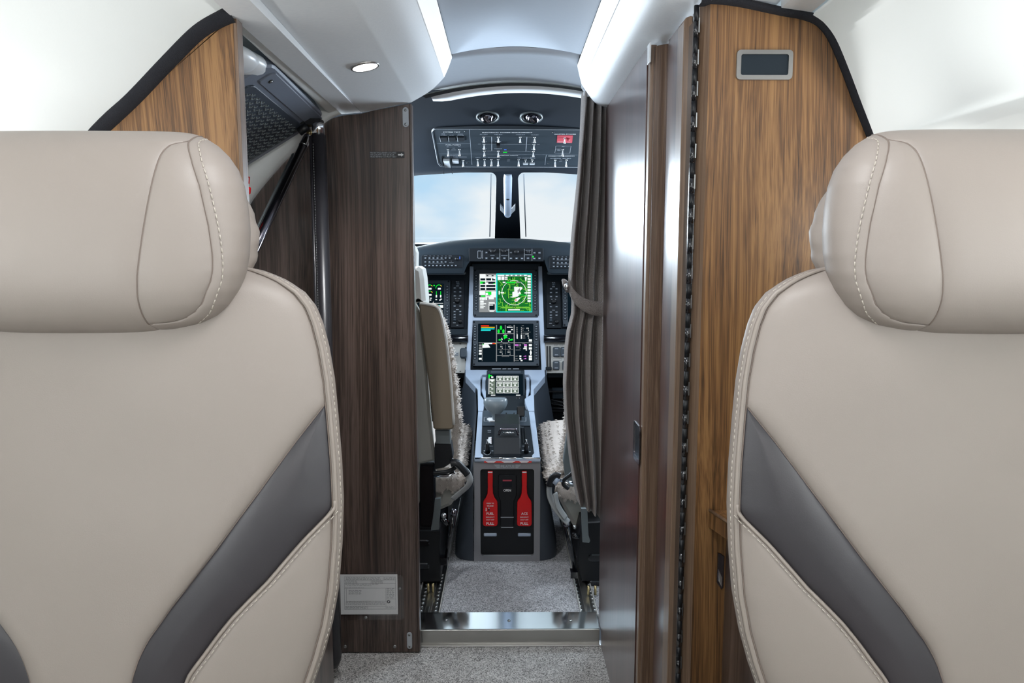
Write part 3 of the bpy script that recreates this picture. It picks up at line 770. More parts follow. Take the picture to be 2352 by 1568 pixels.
# metal plates at its top and bottom corners
def plate(x0, y0, x1, y1, lab):
    f = WY(YD - .002); a0, b0, a1, b1 = pxr(f, x0, y0, x1, y1)
    t = thing('strike_plate', lab, 'metal plate', (0, 0, 0)); f = WY(YD)
    mb = MB(); mb.poly(f, rrect(a0, b0, a1, b1, (a1 - a0) * .49), 0, .002, 'grey_paint', inset=.0005); mb.build('plate', t)
    for b in (b0 + .007, b1 - .007): mb = MB(); screw(mb, f.P((a0 + a1) / 2, b, .002), Fr(f.P(0, 0, .002), f.u, f.v), .0035); mb.build('screw', t)
plate(925, 246, 938, 292, 'narrow rounded metal plate at the top corner of the dark bulkhead panel')
plate(935, 1452, 946, 1490, 'narrow rounded metal plate at the bottom corner of the dark bulkhead panel')
f = WY(YD)
for px, py, w in ((793, 1484, 'beside the black rail foot'), (907, 1484, 'nearest the metal plate')):
    mb = MB(); a, b = f.hit(px, py); mb.cyl(f, a, b, .0045, 0, .002, 'steel', 14, bev=.001); mb.quad(f, a - .0028, b - .0005, a + .0028, b + .0005, .0022, 'black_plastic')
    tag(mb.build('wall_screw'), 'small steel screw in the foot of the dark bulkhead, ' + w, 'screw', 'screws along the bulkhead foot')
# placard
t = thing('placard', 'small black placard with white text and an arrow on the bulkhead', 'sign', (0, 0, 0))
a0, b0, a1, b1 = pxr(f, 849, 348, 929, 363); mb = MB(); mb.poly(f, rrect(a0, b0, a1, b1, .0015, 2), 0, .0012, 'placard_black'); mb.build('plate', t)
mb = MB(); hgt = (b1 - b0)
for i, s in enumerate(('FIRE EXTINGUISHER LOCATED', 'ON COCKPIT SIDE RH BULK-', 'HEAD BEHIND CO-PILOT SEAT')):
    mb.text(f, s, a0 + .002, b1 - hgt * (.20 + .30 * i), .0048, .0014, 'grey_paint', 'l', .0, .98)
ax, ay = a1 - .016, (b0 + b1) / 2
mb.line(f, (ax, ay), (ax + .009, ay), .0035, .0014, 'white_paint'); mb.flat(f, [(ax + .008, ay - .0042), (ax + .014, ay), (ax + .008, ay + .0042)], .0014, 'white_paint')
mb.build('lettering', t)
# document pouch
t = thing('document_holder', 'clear plastic pouch with a printed form, screwed low on the bulkhead', 'document holder', (0, 0, 0))
a0, b0, a1, b1 = pxr(f, 786, 1320, 927, 1423)
mb = MB(); mb.poly(f, rrect(a0 - .02, b0, a1, b1, .009), .0005, .0030, 'acrylic', inset=.0008); o = mb.build('clear_plate', t)
p0, q0, p1, q1 = pxr(f, 784, 1317, 913, 1409)
mb = MB(); mb.box(f, p0, q0, p1, q1, .0032, .0040, 'paper'); mb.build('paper_sheet', t)
mb = MB()
def R_(x, y): return f.hit(786 + (x - 170) * .2667, 1150 + y * .2667, .0042)
def ln(x0, y0, x1, y1, w=.0005): mb.line(f, R_(x0, y0), R_(x1, y1), w, .0042, 'ink')
for q in ((188, 652, 628, 652), (188, 652, 192, 935), (628, 652, 632, 930), (192, 935, 632, 930), (188, 684, 525, 684), (525, 655, 525, 680), (525, 680, 628, 680), (190, 712, 628, 710), (190, 752, 630, 750), (418, 684, 418, 712), (545, 752, 548, 928), (205, 756, 207, 866), (207, 866, 545, 862), (195, 905, 545, 905), (388, 905, 388, 930), (545, 845, 630, 845)): ln(*q)
random.seed(3)
for y0, y1, x0, x1 in ((660, 680, 200, 500), (690, 708, 195, 300), (690, 708, 425, 520), (718, 722, 195, 480), (728, 732, 215, 420), (748, 748, 195, 360), (770, 808, 225, 335), (870, 900, 200, 540), (910, 928, 198, 380), (756, 836, 552, 618), (912, 924, 552, 620), (660, 676, 530, 625)):
    y = y0
    while y <= y1:
        x = x0
        while x < x1: w = random.uniform(6, 30); e = min(x + w, x1); ln(x, y, e, y, .0007); x = e + 6
        y += 8
a, b = R_(569, 868); mb.cyl(f, a, b, .0046, .0040, .0043, 'ink', 20); mb.flat(f, [(a - .002, b - .002), (a + .0028, b), (a - .001, b + .0025)], .0046, 'paper')
mb.build('print', t)
mb = MB(); a0, b0, a1, b1 = pxr(f, 784, 1311, 912, 1412); mb.poly(f, [(a0, b0), (a1 + .001, b0), (a1, b1), (a0, b1 - .004)], .0045, .0050, 'acrylic'); mb.build('sleeve', t)
for px, py in ((841, 1416), (919, 1350)):
    a, b = f.hit(px, py); mb = MB(); mb.ring(f, a, b, .0038, .0068, .003, .0045, 'acrylic', 20); mb.cyl(f, a, b, .0036, .003, .0048, 'steel', 14, bev=.001); mb.build('screw', t)
# stowed airstair: ribbed tread plate under the cabin roof
P1, P0, Q1 = V((-.433, 1.80, 1.388)), V((-.433, 1.409, 1.409)), V((-.632, 1.80, 1.266))
t = thing('airstair', 'folded dark entrance stair with a ribbed tread, hanging below the left ceiling', 'stairs', tuple(P1))
ST = Fr(P1, P0 - P1, (P1 - Q1))         # u runs back towards the cabin, v up and inboard
if ST.n.z > 0: ST = Fr(P1, P0 - P1, -(P1 - Q1))
vs = 1 if (P1 - Q1).dot(ST.v) > 0 else -1
Lw = (P0 - P1).length; Wd = (P1 - Q1).length
def sb(q): return -vs * q              # distance outboard from the inner edge
mb = MB(); pp = [(a, sb(b)) for a, b in rrect(-.002, -.004, Lw + .02, Wd + .05, .035)]
mb.poly(ST, pp, -.035, 0, 'tread_frame', inset=.004); mb.build('tread_frame', t)
pp = [(a, sb(b)) for a, b in rrect(.030, .050, Lw - .012, Wd + .02, .018)]
mb = MB(); mb.poly(ST, pp, 0, .004, 'tread_rubber', inset=.001); tr = mb.build('tread_mat', t)
mb = MB(); i = 0; a = .044
while a < Lw - .03:
    b = .064
    while b < Wd + .006:
        aa = a + (.0 if i % 2 else .0); cpts = [ST.P(aa + .0052 * math.cos(q * math.pi / 5 + .3), sb(b + (.006 if i % 2 else 0) + .0052 * math.sin(q * math.pi / 5 + .3)), .0045) for q in range(6)]
        mb.tube(cpts, .0014, 'bracket_grey', 5); b += .0165  # ribs paler than the mat: their highlights are put into the colour
    a += .0135; i += 1
o = mb.build('tread_ribs', tr); o['kind'] = 'stuff'
mb = MB(); pp = [(a, sb(b)) for a, b in [(.012, .004), (Lw - .03, .004), (Lw - .022, .012), (Lw - .022, .036), (Lw - .03, .040), (.012, .040), (.005, .03), (.005, .012)]]
mb.poly(ST, pp, 0, .003, 'tread_frame', inset=.001); mb.build('edge_cover', t)
for a in (.03, Lw - .045):
    mb = MB(); ff = Fr(ST.P(0, 0, .003), ST.u, ST.v); mb.cyl(ff, a, sb(.022), .0055, 0, .001, 'black_plastic', 14); mb.cyl(ff, a, sb(.022), .003, .001, .002, 'steel', 10); mb.build('screw', t)
mb = MB(); mb.poly(ST, [(a, sb(b)) for a, b in rrect(Lw + .022, .03, Lw + .10, Wd + .05, .02)], -.05, -.012, 'tread_frame', inset=.004); mb.build('lower_flap', t)
# white stowage fairing past the stair
mb = MB()
for k in range(2):
    c0 = U(585 - k * 25, 128 - k * 14, 1.36 - .06 * k); 
    mb.ball(c0 + V((-.040, .03, -.005)), .050, 'trim_white', (1, 1.4, .45))
tag(mb.build('stair_fairing'), 'white rounded plastic fairing above the folded stair', 'fairing')
# gas strut
p0, p1 = U(712, 303, 1.79), U(560, 622, 1.50)
t = thing('support_strut', 'slim dark metal strut slanting down from the folded stair', 'strut', tuple(p0))
d = (p1 - p0).normalized()
mb = MB(); mb.tube([p0 + d * .05, p1 + d * .25], .0105, 'strut_metal', 20); mb.build('cylinder', t)
mb = MB(); mb.tube([p0 + d * .012, p0 + d * .018, p0 + d * .052, p0 + d * .053], .0088, 'chrome', 18, rad=[.005, .0095, .0108, .0108]); mb.build('end_cap', t)
mb = MB(); off = V((-.014, .004, -.006)); mb.tube([p0 + d * .075 + off, p1 + d * .25 + off], .0075, 'bracket_grey', 12); mb.build('side_rail', t)
mb = MB(); mb.ball(p0 + d * .004, .0075, 'brass'); mb.tube([p0 - V((0, 0, -.02)), p0], .004, 'steel', 8); mb.build('ball_joint', t)
# leather-covered hand rail, floor to ceiling
xr, yr = -.4345, 1.745
t = thing('hand_rail', 'black stitched leather upright rail with a chrome cap by the bulkhead', 'rail', (xr, yr, 0))
mb = MB(); mb.tube([(xr, yr, .03), (xr, yr, .045), (xr, yr, .06), (xr, yr, 1.338)], .018, 'black_leather', 24, rad=[.010, .016, .019, .0175], flat=1); o = mb.build('leather_sleeve', t); o['label'] = 'black stitched leather sleeve'
mb = MB(); mb.tube([(xr - .016, yr - .009, .06), (xr - .016, yr - .009, 1.335)], .004, 'black_leather', 8)
mb.build('sleeve_seam', t)
mb = MB(); stitch_line(mb, [V((xr - .009, yr - .0165, .65)), V((xr - .009, yr - .0165, 1.32))], 'belt_grey'); mb.build('stitching', t)
mb = MB(); mb.tube([(xr, yr, 1.338), (xr, yr, 1.362), (xr, yr, 1.366)], .014, 'chrome', 24, rad=[.0145, .0145, .012]); mb.build('chrome_cap', t)
mb = MB(); mb.wbox(xr - .045, xr + .006, yr - .004, yr + .03, 1.362, 1.376, 'black_plastic'); mb.tube([(xr - .025, yr, 1.36), (xr - .045, yr, 1.345)], .01, 'black_plastic', 10); mb.build('top_bracket', t)
# red lever and its label on the entrance lining
t = thing('door_lever', 'red lever with a red CLOSED label, half hidden at the partition edge', 'lever', (0, 0, 0))
g = Fr(U(566, 440, 1.62), (0, -1, .0), V((.55, 0, .84)))
g = Fr(U(568, 432, 1.60), (1, .0, -.25), (.0, -.35, 1))
mb = MB(); mb.poly(g, rrect(-.035, -.012, .008, .004, .003), 0, .012, 'red_paint', inset=.002); mb.poly(Fr(g.P(0, -.03, 0), g.u, g.v), rrect(-.05, 0, .004, .018, .005), 0, .02, 'red_paint', inset=.003)
mb.build('handle', t)
mb = MB(); mb.box(g, -.045, .010, .004, .026, 0, .001, 'red_paint'); mb.box(g, -.043, .012, .002, .024, .001, .0014, 'paper'); mb.text(g, 'CLOSED', .001, .018, .013, .0018, 'red_paint', 'r', .02); mb.build('label_plate', t)

# ================================================================== RIGHT: WARDROBE, POCKET DOOR, HINGE
t = thing('wardrobe', 'tall walnut wardrobe behind the right seat with a small dark display', 'wardrobe', (.5, YB, 0)); WR = t
xl = .297
top = [(1632, 8), (1680, 12), (1740, 24), (1790, 34), (1850, 48), (1880, 64), (1905, 100), (1935, 172), (1962, 245), (1990, 315), (2004, 352)]
ps = [(U(*p, YB).x, U(*p, YB).z) for p in top] + [(.592, 1.16)]
poly = [(ps[0][0], 0)] + [tuple(q) for q in spline([V(p) for p in ps], 4)] + [(.632, 1.10), (.78, 1.05), (.79, .8), (.76, .3), (.70, 0)]
xf = ps[0][0]
mb = MB(); mb.poly(WY(YB), poly, -.022, 0, 'walnut'); mb.build('front_panel', t)
x2 = U(1607, 8, YB + .02).x
mb = MB(); zt2 = ps[0][1]
mb.add([(xf, YB, 0), (xf, YB, zt2), (x2, YB + .018, zt2 + .003), (x2, YB + .018, 0), (x2, YB + .06, 0), (x2, YB + .06, zt2 + .003)], [(0, 1, 2, 3)[::-1], (3, 2, 5, 4)[::-1]], 'walnut_edge'); mb.build('bevelled_corner', t)
so = spline([V((U(*p, YB).x, U(*p, YB).z)) for p in [(1606, 6), (1640, 5), (1700, 12), (1790, 31), (1850, 42), (1885, 58), (1912, 96), (1942, 170), (1968, 242), (1998, 318), (2012, 358)]] + [V((.600, 1.160)), V((.640, 1.105))], 5)
rows = []
for i, p in enumerate(so):
    d = (so[min(i + 1, len(so) - 1)] - so[max(i - 1, 0)]).normalized(); nn = V((d.y, -d.x)) * -1
    rows.append([V((p.x + nn.x * a, YB - b, p.y + nn.y * a)) for a, b in ((-.003, -.01), (-.003, .012), (.001, .015), (.0055, .013), (.007, -.01))])
mb = MB(); mb.grid(rows, 'seal'); mb.build('foam_seal', t)
# display
f = WY(YB); a0, b0, a1, b1 = pxr(f, 1689, 116, 1820, 184)
d_ = thing('wall_display', 'small dark blank display in a nickel frame high on the wardrobe', 'display', f.P((a0 + a1) / 2, b0, 0))
mb = MB(); outer = rrect(a0, b0, a1, b1, .006, 5); inner = rrect(a0 + .0065, b0 + .0065, a1 - .0065, b1 - .0065, .003, 5)
mb.grid([[f.P(a, b, .0) for a, b in outer], [f.P(a, b, .003) for a, b in outer], [f.P(a * .999 + (a0 + a1) / 2 * .001, b, .0045) for a, b in outer], [f.P(a, b, .0045) for a, b in inner], [f.P(a, b, .001) for a, b in inner]], 'nickel', False, True); mb.build('frame', d_)
mb = MB(); mb.poly(f, inner, .0005, .0022, 'panel_dark'); mb.build('screen', d_)
# facing strips and sliding door towards the cockpit
def zc(x, y): return 1.440
YS1 = UX(1590, 30, .283).y
mb = MB(); mb.wbox(.283, .2955, YB + .085, 1.32, 0, 1.432, 'walnut_gloss'); mb.build('side_panel', t)
t = thing('hinged_post', 'narrow walnut post carrying a long black piano hinge next to the wardrobe', 'post', (.28, 1.2, 0))
y = 1.178
xa, xb = U(1570, 1000, y).x, U(1592, 30, y).x
xa = U(1572, 25, y).x
mb = MB(); mb.poly(WY(y), [(xa, 0), (xb - .002, 0), (xb, .004), (xb, 1.428), (xb - .003, 1.429), (xa + .003, 1.426), (xa, 1.420)], -.04, 0, 'walnut_edge', inset=.0015); mb.build('wood_strip', t)
hp = U(1600, 18, 1.150); hx = hp.x; hy = 1.150
z = .02; n = 0
while z < 1.415:
    mb = MB(); mb.tube([(hx, hy, z), (hx, hy, z + .0225)], .0038, 'black_gloss' if n % 2 else 'black_plastic', 12)
    if n < 62: mb.build('hinge_knuckle', t)
    z += .0232; n += 1
mb = MB(); mb.wbox(hx - .004, hx - .002, hy, hy + .03, .02, 1.412, 'black_gloss'); mb.wbox(hx + .001, hx + .003, hy, hy + .02, .02, 1.412, 'black_gloss')
zz_ = .05
while zz_ < 1.4: mb.wbox(hx + .0036, hx + .0054, hy - .001, hy, zz_, zz_ + .0215, 'steel'); zz_ += .0464
mb.build('hinge_leaf', t)
# second facing strip, nearer the cockpit
t = thing('door_jamb', 'vertical walnut jamb strip between the glossy sliding door and the hinged post', 'jamb', (.27, 1.33, 0))
y = UX(1507, 78, .2675).y
xb = U(1541, 68, y).x
mb = MB(); mb.poly(WY(y), [(.2665, 0), (xb, 0), (xb, 1.4345), (xb - .005, 1.436), (.2665, 1.432)], -.030, 0, 'walnut_edge', inset=.0012); mb.build('wood_strip', t)
mb = MB(); mb.wbox(.2885, xb, 1.222, y - .001, 0, 1.434, 'walnut_gloss'); mb.build('side_face', t)
YJ = y
t = thing('sliding_door', 'glossy dark wooden cockpit door reflecting the sky, right of the doorway', 'door', (.26, 1.6, 0))
mb = MB(); mb.wbox(.2585, .2665, YJ + .035, 1.94, .004, 1.4385, 'walnut_gloss'); mb.build('door_leaf', t)
mb = MB(); mb.wbox(.2605, .272, YJ + .012, YJ + .032, .004, 1.4375, 'walnut_edge'); mb.build('edge_strip', t, bevel=.0015)
# door pull
q0, q1 = UX(1460, 968, .2585), UX(1468, 1060, .2585)
SF = Fr((.2585, 0, 0), (0, -1, 0), (0, 0, 1))
if SF.n.x > 0: SF = Fr((.2585, 0, 0), (0, 1, 0), (0, 0, 1))
ya = SF.hit(1457, 1000)[0]; yb_ = SF.hit(1471, 1000)[0]; z0 = SF.hit(1463, 1060)[1]; z1 = SF.hit(1460, 967)[1]
ya, yb_ = min(ya, yb_), max(ya, yb_)
mb = MB(); inn = rrect(ya + .006, z0 + .010, yb_ - .006, z1 - .004, .004); ou = rrect(ya, z0, yb_, z1, .008)
mb.grid([[SF.P(a, b, 0) for a, b in ou], [SF.P(a, b, .002) for a, b in ou], [SF.P(a, b, .002) for a, b in inn], [SF.P(a, b, .0006) for a, b in inn]], 'strut_metal', False, True)
mb.add([SF.P(a, b, .0006) for a, b in inn], [tuple(range(len(inn)))], 'black_gloss'); o = mb.build('door_pull', t); o['label'] = 'chrome recessed pull'
q = UX(1493, 122, .258)
mb = MB(); mb.wbox(.255, .2583, q.y - .01, q.y + .012, q.z - .018, q.z + .016, 'trim_white'); o = mb.build('catch_plate', t, bevel=.001)
# side ledge and latch behind the right seat
t = thing('side_cabinet', 'low walnut cabinet with a slanted ledge beside the wardrobe foot', 'cabinet', (.42, 1.0, 0))
p0 = U(1634, 1178, 1.125); xk = p0.x; zk = p0.z
mb = MB(); mb.wbox(xk + .03, .66, .98, YB - .001, .0, zk - .035, 'walnut_dark'); mb.build('cabinet_body', t)
mb = MB()
mb.add([(xk, YB - .001, zk), (xk + .02, YB - .001, zk), (.66, YB - .001, zk), (.66, .92, zk), (xk + .055, .92, zk), (xk + .0, YB - .001, zk - .028), (xk + .055, .92, zk - .028), (.66, .92, zk - .028)], [(0, 2, 3, 4)[::-1], (0, 4, 6, 5)[::-1], (4, 3, 7, 6)[::-1]], 'walnut'); mb.build('ledge', t)
mb = MB(); mb.tube([(xk + .001, YB - .002, zk), (xk + .056, .92, zk)], .0025, 'walnut_edge', 8); mb.build('ledge_edge', t)
LF = WY(YB); a0, b0, a1, b1 = pxr(LF, 1645, 1268, 1663, 1352)
mb = MB(); ou = [(a0, b0 + .012), (a1 - .003, b0), (a1, b0 + .003), (a1, b1 - .006), (a1 - .006, b1 - .001), (a0, b1)]
mb.poly(LF, ou, 0, .003, 'strut_metal', inset=.0008); mb.poly(LF, [(a0 + .002, b0 + .016), (a1 - .004, b0 + .006), (a1 - .003, b0 + .022), (a0 + .002, b0 + .034)], .003, .007, 'chrome', inset=.001)
l_ = tag(mb.build('latch'), 'chrome latch on the dark wood under the ledge beside the right seat', 'latch')
# ================================================================== OVERHEAD PANEL
OP = Fr(U(1165, 340, 2.75), (1, 0, 0), U(1165, 293, 2.55) - U(1165, 386, 2.95))
if OP.n.z > 0: OP = Fr(OP.o, OP.u, -OP.v)
def oz(X, Y, c=0): return OP.hit(970 + X * .08078, 280 + Y * .08081, c)           # left close-up of the panel
def oz2(X, Y, c=0): return OP.hit(1150 + X * .08078, 280 + Y * .08081, c)         # right close-up
C0 = .014       # face of the panel above the liner
t = thing('overhead_panel', 'dark overhead switch panel above the windscreen with white legends', 'switch panel', OP.o)
hitc = lambda px, py: OP.hit(px, py, C0)
A = lambda px, py: OP.hit(px, py, C0)
xr_ = 1372
outl = [A(991, 300), A(995, 295), A(1000, 293.2), A(1334, 295), A(xr_ - 8, 296), A(xr_, 300), A(xr_ - 12, 378), A(xr_ - 20, 382), A(1016, 381), A(1010, 379), A(1005, 372)]
def insetp(pts, k):
    cx = sum(p[0] for p in pts) / len(pts); cy = sum(p[1] for p in pts) / len(pts)
    return [(cx + (a - cx) * (1 - k / abs(max(abs(a - cx), .05))), cy + (b - cy) * (1 - k / max(abs(b - cy), .02))) for a, b in pts]
i1 = insetp(outl, .0045)
mb = MB(); mb.grid([[OP.P(a, b, -.02) for a, b in outl], [OP.P(a, b, C0 + .004) for a, b in outl], [OP.P(a, b, C0 + .004) for a, b in insetp(outl, .0022)], [OP.P(a, b, C0) for a, b in i1]], 'panel_mid', True, True); mb.build('rim', t)
mb = MB()
pp = [OP.P(a, b, C0 + .0042) for a, b in insetp(outl, .001)]; mb.tube(pp + [pp[0]], .0009, 'grey_paint', 6); mb.build('rim_highlight_bead', t)
mb = MB(); mb.flat(OP, i1, C0, 'panel_dark'); mb.build('face', t)
# engraved lines
mb = MB(); c = C0 + .0004
def l1(x0, y0, x1, y1, w=.0009, m='legend'): mb.line(OP, oz(x0, y0, C0), oz(x1, y1, C0), w, c, m)
def l2(x0, y0, x1, y1, w=.0009, m='legend'): mb.line(OP, oz2(x0, y0, C0), oz2(x1, y1, C0), w, c, m)
l1(1340, 215, 1410, 1210, .0014, 'legend_dim'); l1(420, 612, 1365, 612, .0009, 'legend_dim'); l1(470, 905, 2352, 912, .0009, 'legend_dim')
l2(0, 912, 2190, 936, .0009, 'legend_dim'); l2(1295, 932, 1255, 1220, .0014, 'legend_dim')
for q in ((1780, 412, 1970, 416, .0012), (1970, 416, 2110, 418, .0006), (1972, 416, 1975, 822, .0016), (1780, 622, 2100, 624, .0013), (2215, 624, 2352, 626, .0013), (1780, 822, 1980, 822, .0012), (1980, 822, 2110, 824, .0006)): l1(*q)
for q in ((590, 425, 930, 428, .0013), (745, 428, 718, 830, .0016), (0, 626, 910, 636, .0013), (0, 824, 710, 830, .0008), (718, 830, 880, 834, .0013), (1570, 678, 2000, 684, .0008), (2000, 684, 1965, 885, .0008), (1965, 885, 1540, 882, .0008), (1540, 882, 1570, 678, .0008)): l2(*q)
mb.build('engraved_lines', t)
mb = MB()
def t1(s, X, Y, h, m='white_paint', sx=1.35): a, b = oz(X, Y, C0); mb.text(OP, s, a, b, h, c, m, 'c', .015, sx)
def t2(s, X, Y, h, m='white_paint', sx=1.35): a, b = oz2(X, Y, C0); mb.text(OP, s, a, b, h, c, m, 'c', .015, sx)
t1('SYSTEM TEST', 835, 285, .0075); t1('FUEL PUMPS', 880, 650, .0075); t1('ENGINE', 905, 938, .0060, 'legend')
for s, x, y in (('FIRE', 597, 338), ('WARN', 605, 374), ('LAMP', 845, 374), ('STICK', 1085, 342), ('PUSHER', 1090, 376), ('LH', 722, 702), ('RH', 1052, 700), ('ON', 890, 742), ('AUTO', 895, 790), ('STOP', 690, 992), ('STARTER', 920, 990), ('IGNITION', 1152, 990),
                ('AV 1 BUS', 1745, 348), ('STBY BUS', 2160, 350), ('GEN 1', 1755, 556), ('OFF', 1625, 622), ('BAT 1', 1762, 756), ('BUS TIE', 2155, 558), ('EXT PWR', 2160, 760), ('WING', 1578, 1015), ('NAV', 1770, 1015), ('BEACON', 1963, 1015), ('STROBE', 2155, 1015)): t1(s, x, y, .0052, 'legend', 1.25)
for s, x, y in (('CABIN BUS', 560, 356), ('AV 2 BUS', 970, 360), ('GEN 2', 950, 572), ('OFF', 1068, 636), ('BAT 2', 932, 770), ('EPS', 1780, 692), ('ARMED', 1640, 765), ('OFF', 1650, 790), ('TEST', 1655, 812), ('TAXI', 525, 1022), ('LANDING', 710, 1024), ('PULSE', 905, 998), ('RECOG', 905, 1026), ('ON', 222, 1058), ('OFF', 218, 1102), ('NO SMOKING', 1560, 1034), ('SEAT BELTS', 1880, 1034), ('ON', 1712, 1076), ('OFF', 1700, 1116)): t2(s, x, y, .0050, 'legend', 1.25)
t2('MASTER POWER', 1840, 345, .0075); t2('PASSENGER WARNING', 1730, 966, .0070); t2('EXTERNAL LIGHTS', 210, 945, .0066)
a, b = oz(2352, 296, C0); mb.text(OP, 'ELECTRICAL POWER MANAGEMENT', oz2(190, 296, C0)[0], oz2(190, 296, C0)[1], .0076, c, 'white_paint', 'c', .015, 1.38)
mb.build('lettering', t)
# red master plate
mb = MB(); mb.poly(OP, [oz2(1610, 376, C0), oz2(2055, 378, C0), oz2(2030, 590, C0), oz2(1595, 582, C0)], C0, C0 + .0012, 'red_plate')
a, b = oz2(1700, 555, C0); mb.text(OP, 'EMERG', a, b, .0055, C0 + .0016, 'white_paint', 'c', .01, 1.2); a, b = oz2(1940, 560, C0); mb.text(OP, 'OFF', a, b, .0055, C0 + .0016, 'white_paint', 'c', .01, 1.2)
mb.build('master_plate', t)
# annunciators
for X, Y, m, w, s in ((130, 785, 'lit_blue', .009, 'ON'), (125, 862, 'lit_green', .0145, 'AVAIL')):
    mb = MB(); a, b = oz2(X, Y, C0); mb.box(OP, a - w / 2, b - .0028, a + w / 2, b + .0028, C0, C0 + .001, m); mb.build('indicator_light', t)
# toggle switches
def toggle(a, b, L=.019, wide=0, knob='toggle_chrome'):
    mb = MB(); f = Fr(OP.P(a, b, C0), OP.u, OP.v)
    mb.cyl(f, 0, 0, .0042, 0, .003, 'chrome', 12, bev=.001)
    d = (OP.n * 1.0 - OP.v * .55 + V((0, 0, -.25))).normalized(); o = f.o
    if wide:
        e = o + d * L; mb.tube([o, e], .0017, 'chrome', 8); g = Fr(e, OP.u, OP.v); mb.poly(g, rrect(-wide / 2, -.009, wide / 2, .004, .0015, 2), -.002, .003, 'grey_paint', inset=.0008)
    else: mb.tube([o + d * .001, o + d * L * .35, o + d * L * .8, o + d * L, o + d * (L + .0015)], .003, knob, 12, rad=[.0022, .0024, .0034, .0036, .002])
    return mb.build('toggle_switch', t)
for X, Y in ((1748, 420), (2160, 420), (1755, 622), (1762, 822)): toggle(*oz(X, Y, C0))
for X, Y in ((730, 775), (1055, 775), (1158, 1085)): toggle(*oz(X, Y, C0), L=.024)
toggle(*oz(2160, 820, C0), L=.022)
for X in (1575, 1770, 1965, 2155): toggle(*oz(X, 1060, C0), L=.025)
for X, Y in ((555, 425), (965, 430), (945, 636), (930, 834)): toggle(*oz2(X, Y, C0))
toggle(*oz2(512, 1065, C0), L=.025)
for X in (708, 897): toggle(*oz2(X, 1070, C0), L=.014, wide=.0185)
for X in (1550, 1865): toggle(*oz2(X, 1075, C0), L=.026)
toggle(*oz2(1765, 775, C0), L=.025); toggle(*oz2(1820, 450, C0), L=.018)
mb = MB(); a, b = oz(2160, 590, C0); mb.box(OP, a - .006, b - .018, a + .006, b + .004, C0, C0 + .012, 'black_plastic'); mb.build('bus_tie_knob', t)
mb = MB(); a, b = oz2(1925, 465, C0); mb.cyl(OP, a, b, .0055, C0 + .001, C0 + .008, 'red_plate', 14, bev=.001); mb.build('master_knob', t)
for X in (610, 850, 1100):
    mb = MB(); a0, b0 = oz(X - 85, 520, C0); a1, b1 = oz(X + 85, 405, C0)
    mb.poly(OP, rrect(a0, b0, a1, b1, .001, 1), C0, C0 + .005, 'panel_black', inset=.001); mb.box(OP, a0 - .001, b0, a0, b1, C0, C0 + .006, 'grey_paint'); mb.build('push_button', t)
mb = MB()
for X in (575, 818):
    a0, b0 = oz(X - 12, 1230, C0); a1, b1 = oz(X + 14, 970, C0)
    mb.poly(Fr(OP.P((a0 + a1) / 2, b0, C0), -OP.v, OP.n), [(-(b1 - b0), 0), (-(b1 - b0), .004), (.0, .022), (.014, .030), (.012, .020), (0, 0)], -.0012, .0012, 'chrome')
mb.build('guard_bars', t)
mb = MB(); a0, b0 = oz(640, 1235, C0); a1, b1 = oz(775, 1040, C0); mb.poly(OP, [(a0, b0), (a1, b0), (a1, b1), (a0, b1)], C0, C0 + .010, 'grey_paint', inset=.002); mb.build('guarded_switch', t)
mb = MB(); a0, b0 = oz(860, 1130, C0); a1, b1 = oz(1020, 1045, C0); mb.poly(OP, [(a0, b0), (a1, b0), (a1, b1), (a0, b1)], C0, C0 + .008, 'grey_paint', inset=.0015); mb.build('starter_button', t)
for X, Y, o_f in ((1215, 265, oz), (1290, 1155, oz), (1490, 290, oz2), (1365, 1182, oz2)):
    mb = MB(); a, b = o_f(X, Y, C0); mb.cyl(OP, a, b, .0036, C0, C0 + .0012, 'black_plastic', 12); mb.cyl(OP, a - .002, b + .001, .0012, C0 + .001, C0 + .002, 'chrome', 8); mb.build('screw', t)
# air outlets
for k, (px, py, dx, lab) in enumerate(((1120, 266, -.12, 'swivel air outlet above the overhead panel, pointing down and straight'), (1220, 267, .35, 'swivel air outlet above the overhead panel, turned towards the curtain'))):
    p = U(px, py, 2.43); n_ = V((0, -.35, -1)).normalized(); f = Fr(p + n_ * .006, (1, 0, 0), V((1, 0, 0)).cross(n_) * -1)
    if f.n.z > 0: f = Fr(f.o, f.u, -f.v)
    t = thing('air_outlet', lab, 'air vent', p, 'swivel air outlets in the cockpit overhead')
    mb = MB(); mb.ring(f, 0, 0, .032, .037, -.012, .0006, 'bracket_grey', 32); mb.ring(f, 0, 0, .026, .031, -.02, -.001, 'panel_black', 32); mb.build('bezel', t)
    mb = MB(); mb.ball(f.P(0, .002, -.010), .021, 'strut_metal', n=18); b_ = mb.build('ball', t)
    d = (f.n + V((dx, -.5, 0))).normalized(); mb = MB(); o = f.P(0, .002, -.016)
    mb.tube([o + d * .008, o + d * .016, o + d * .034, o + d * .036, o + d * .034, o + d * .020], .017, 'strut_metal', 24, caps=False, rad=[.020, .0175, .0165, .0155, .0145, .013])
    mb.tube([o + d * .020, o + d * .0201], .013, 'black_plastic', 20); mb.build('nozzle', t)

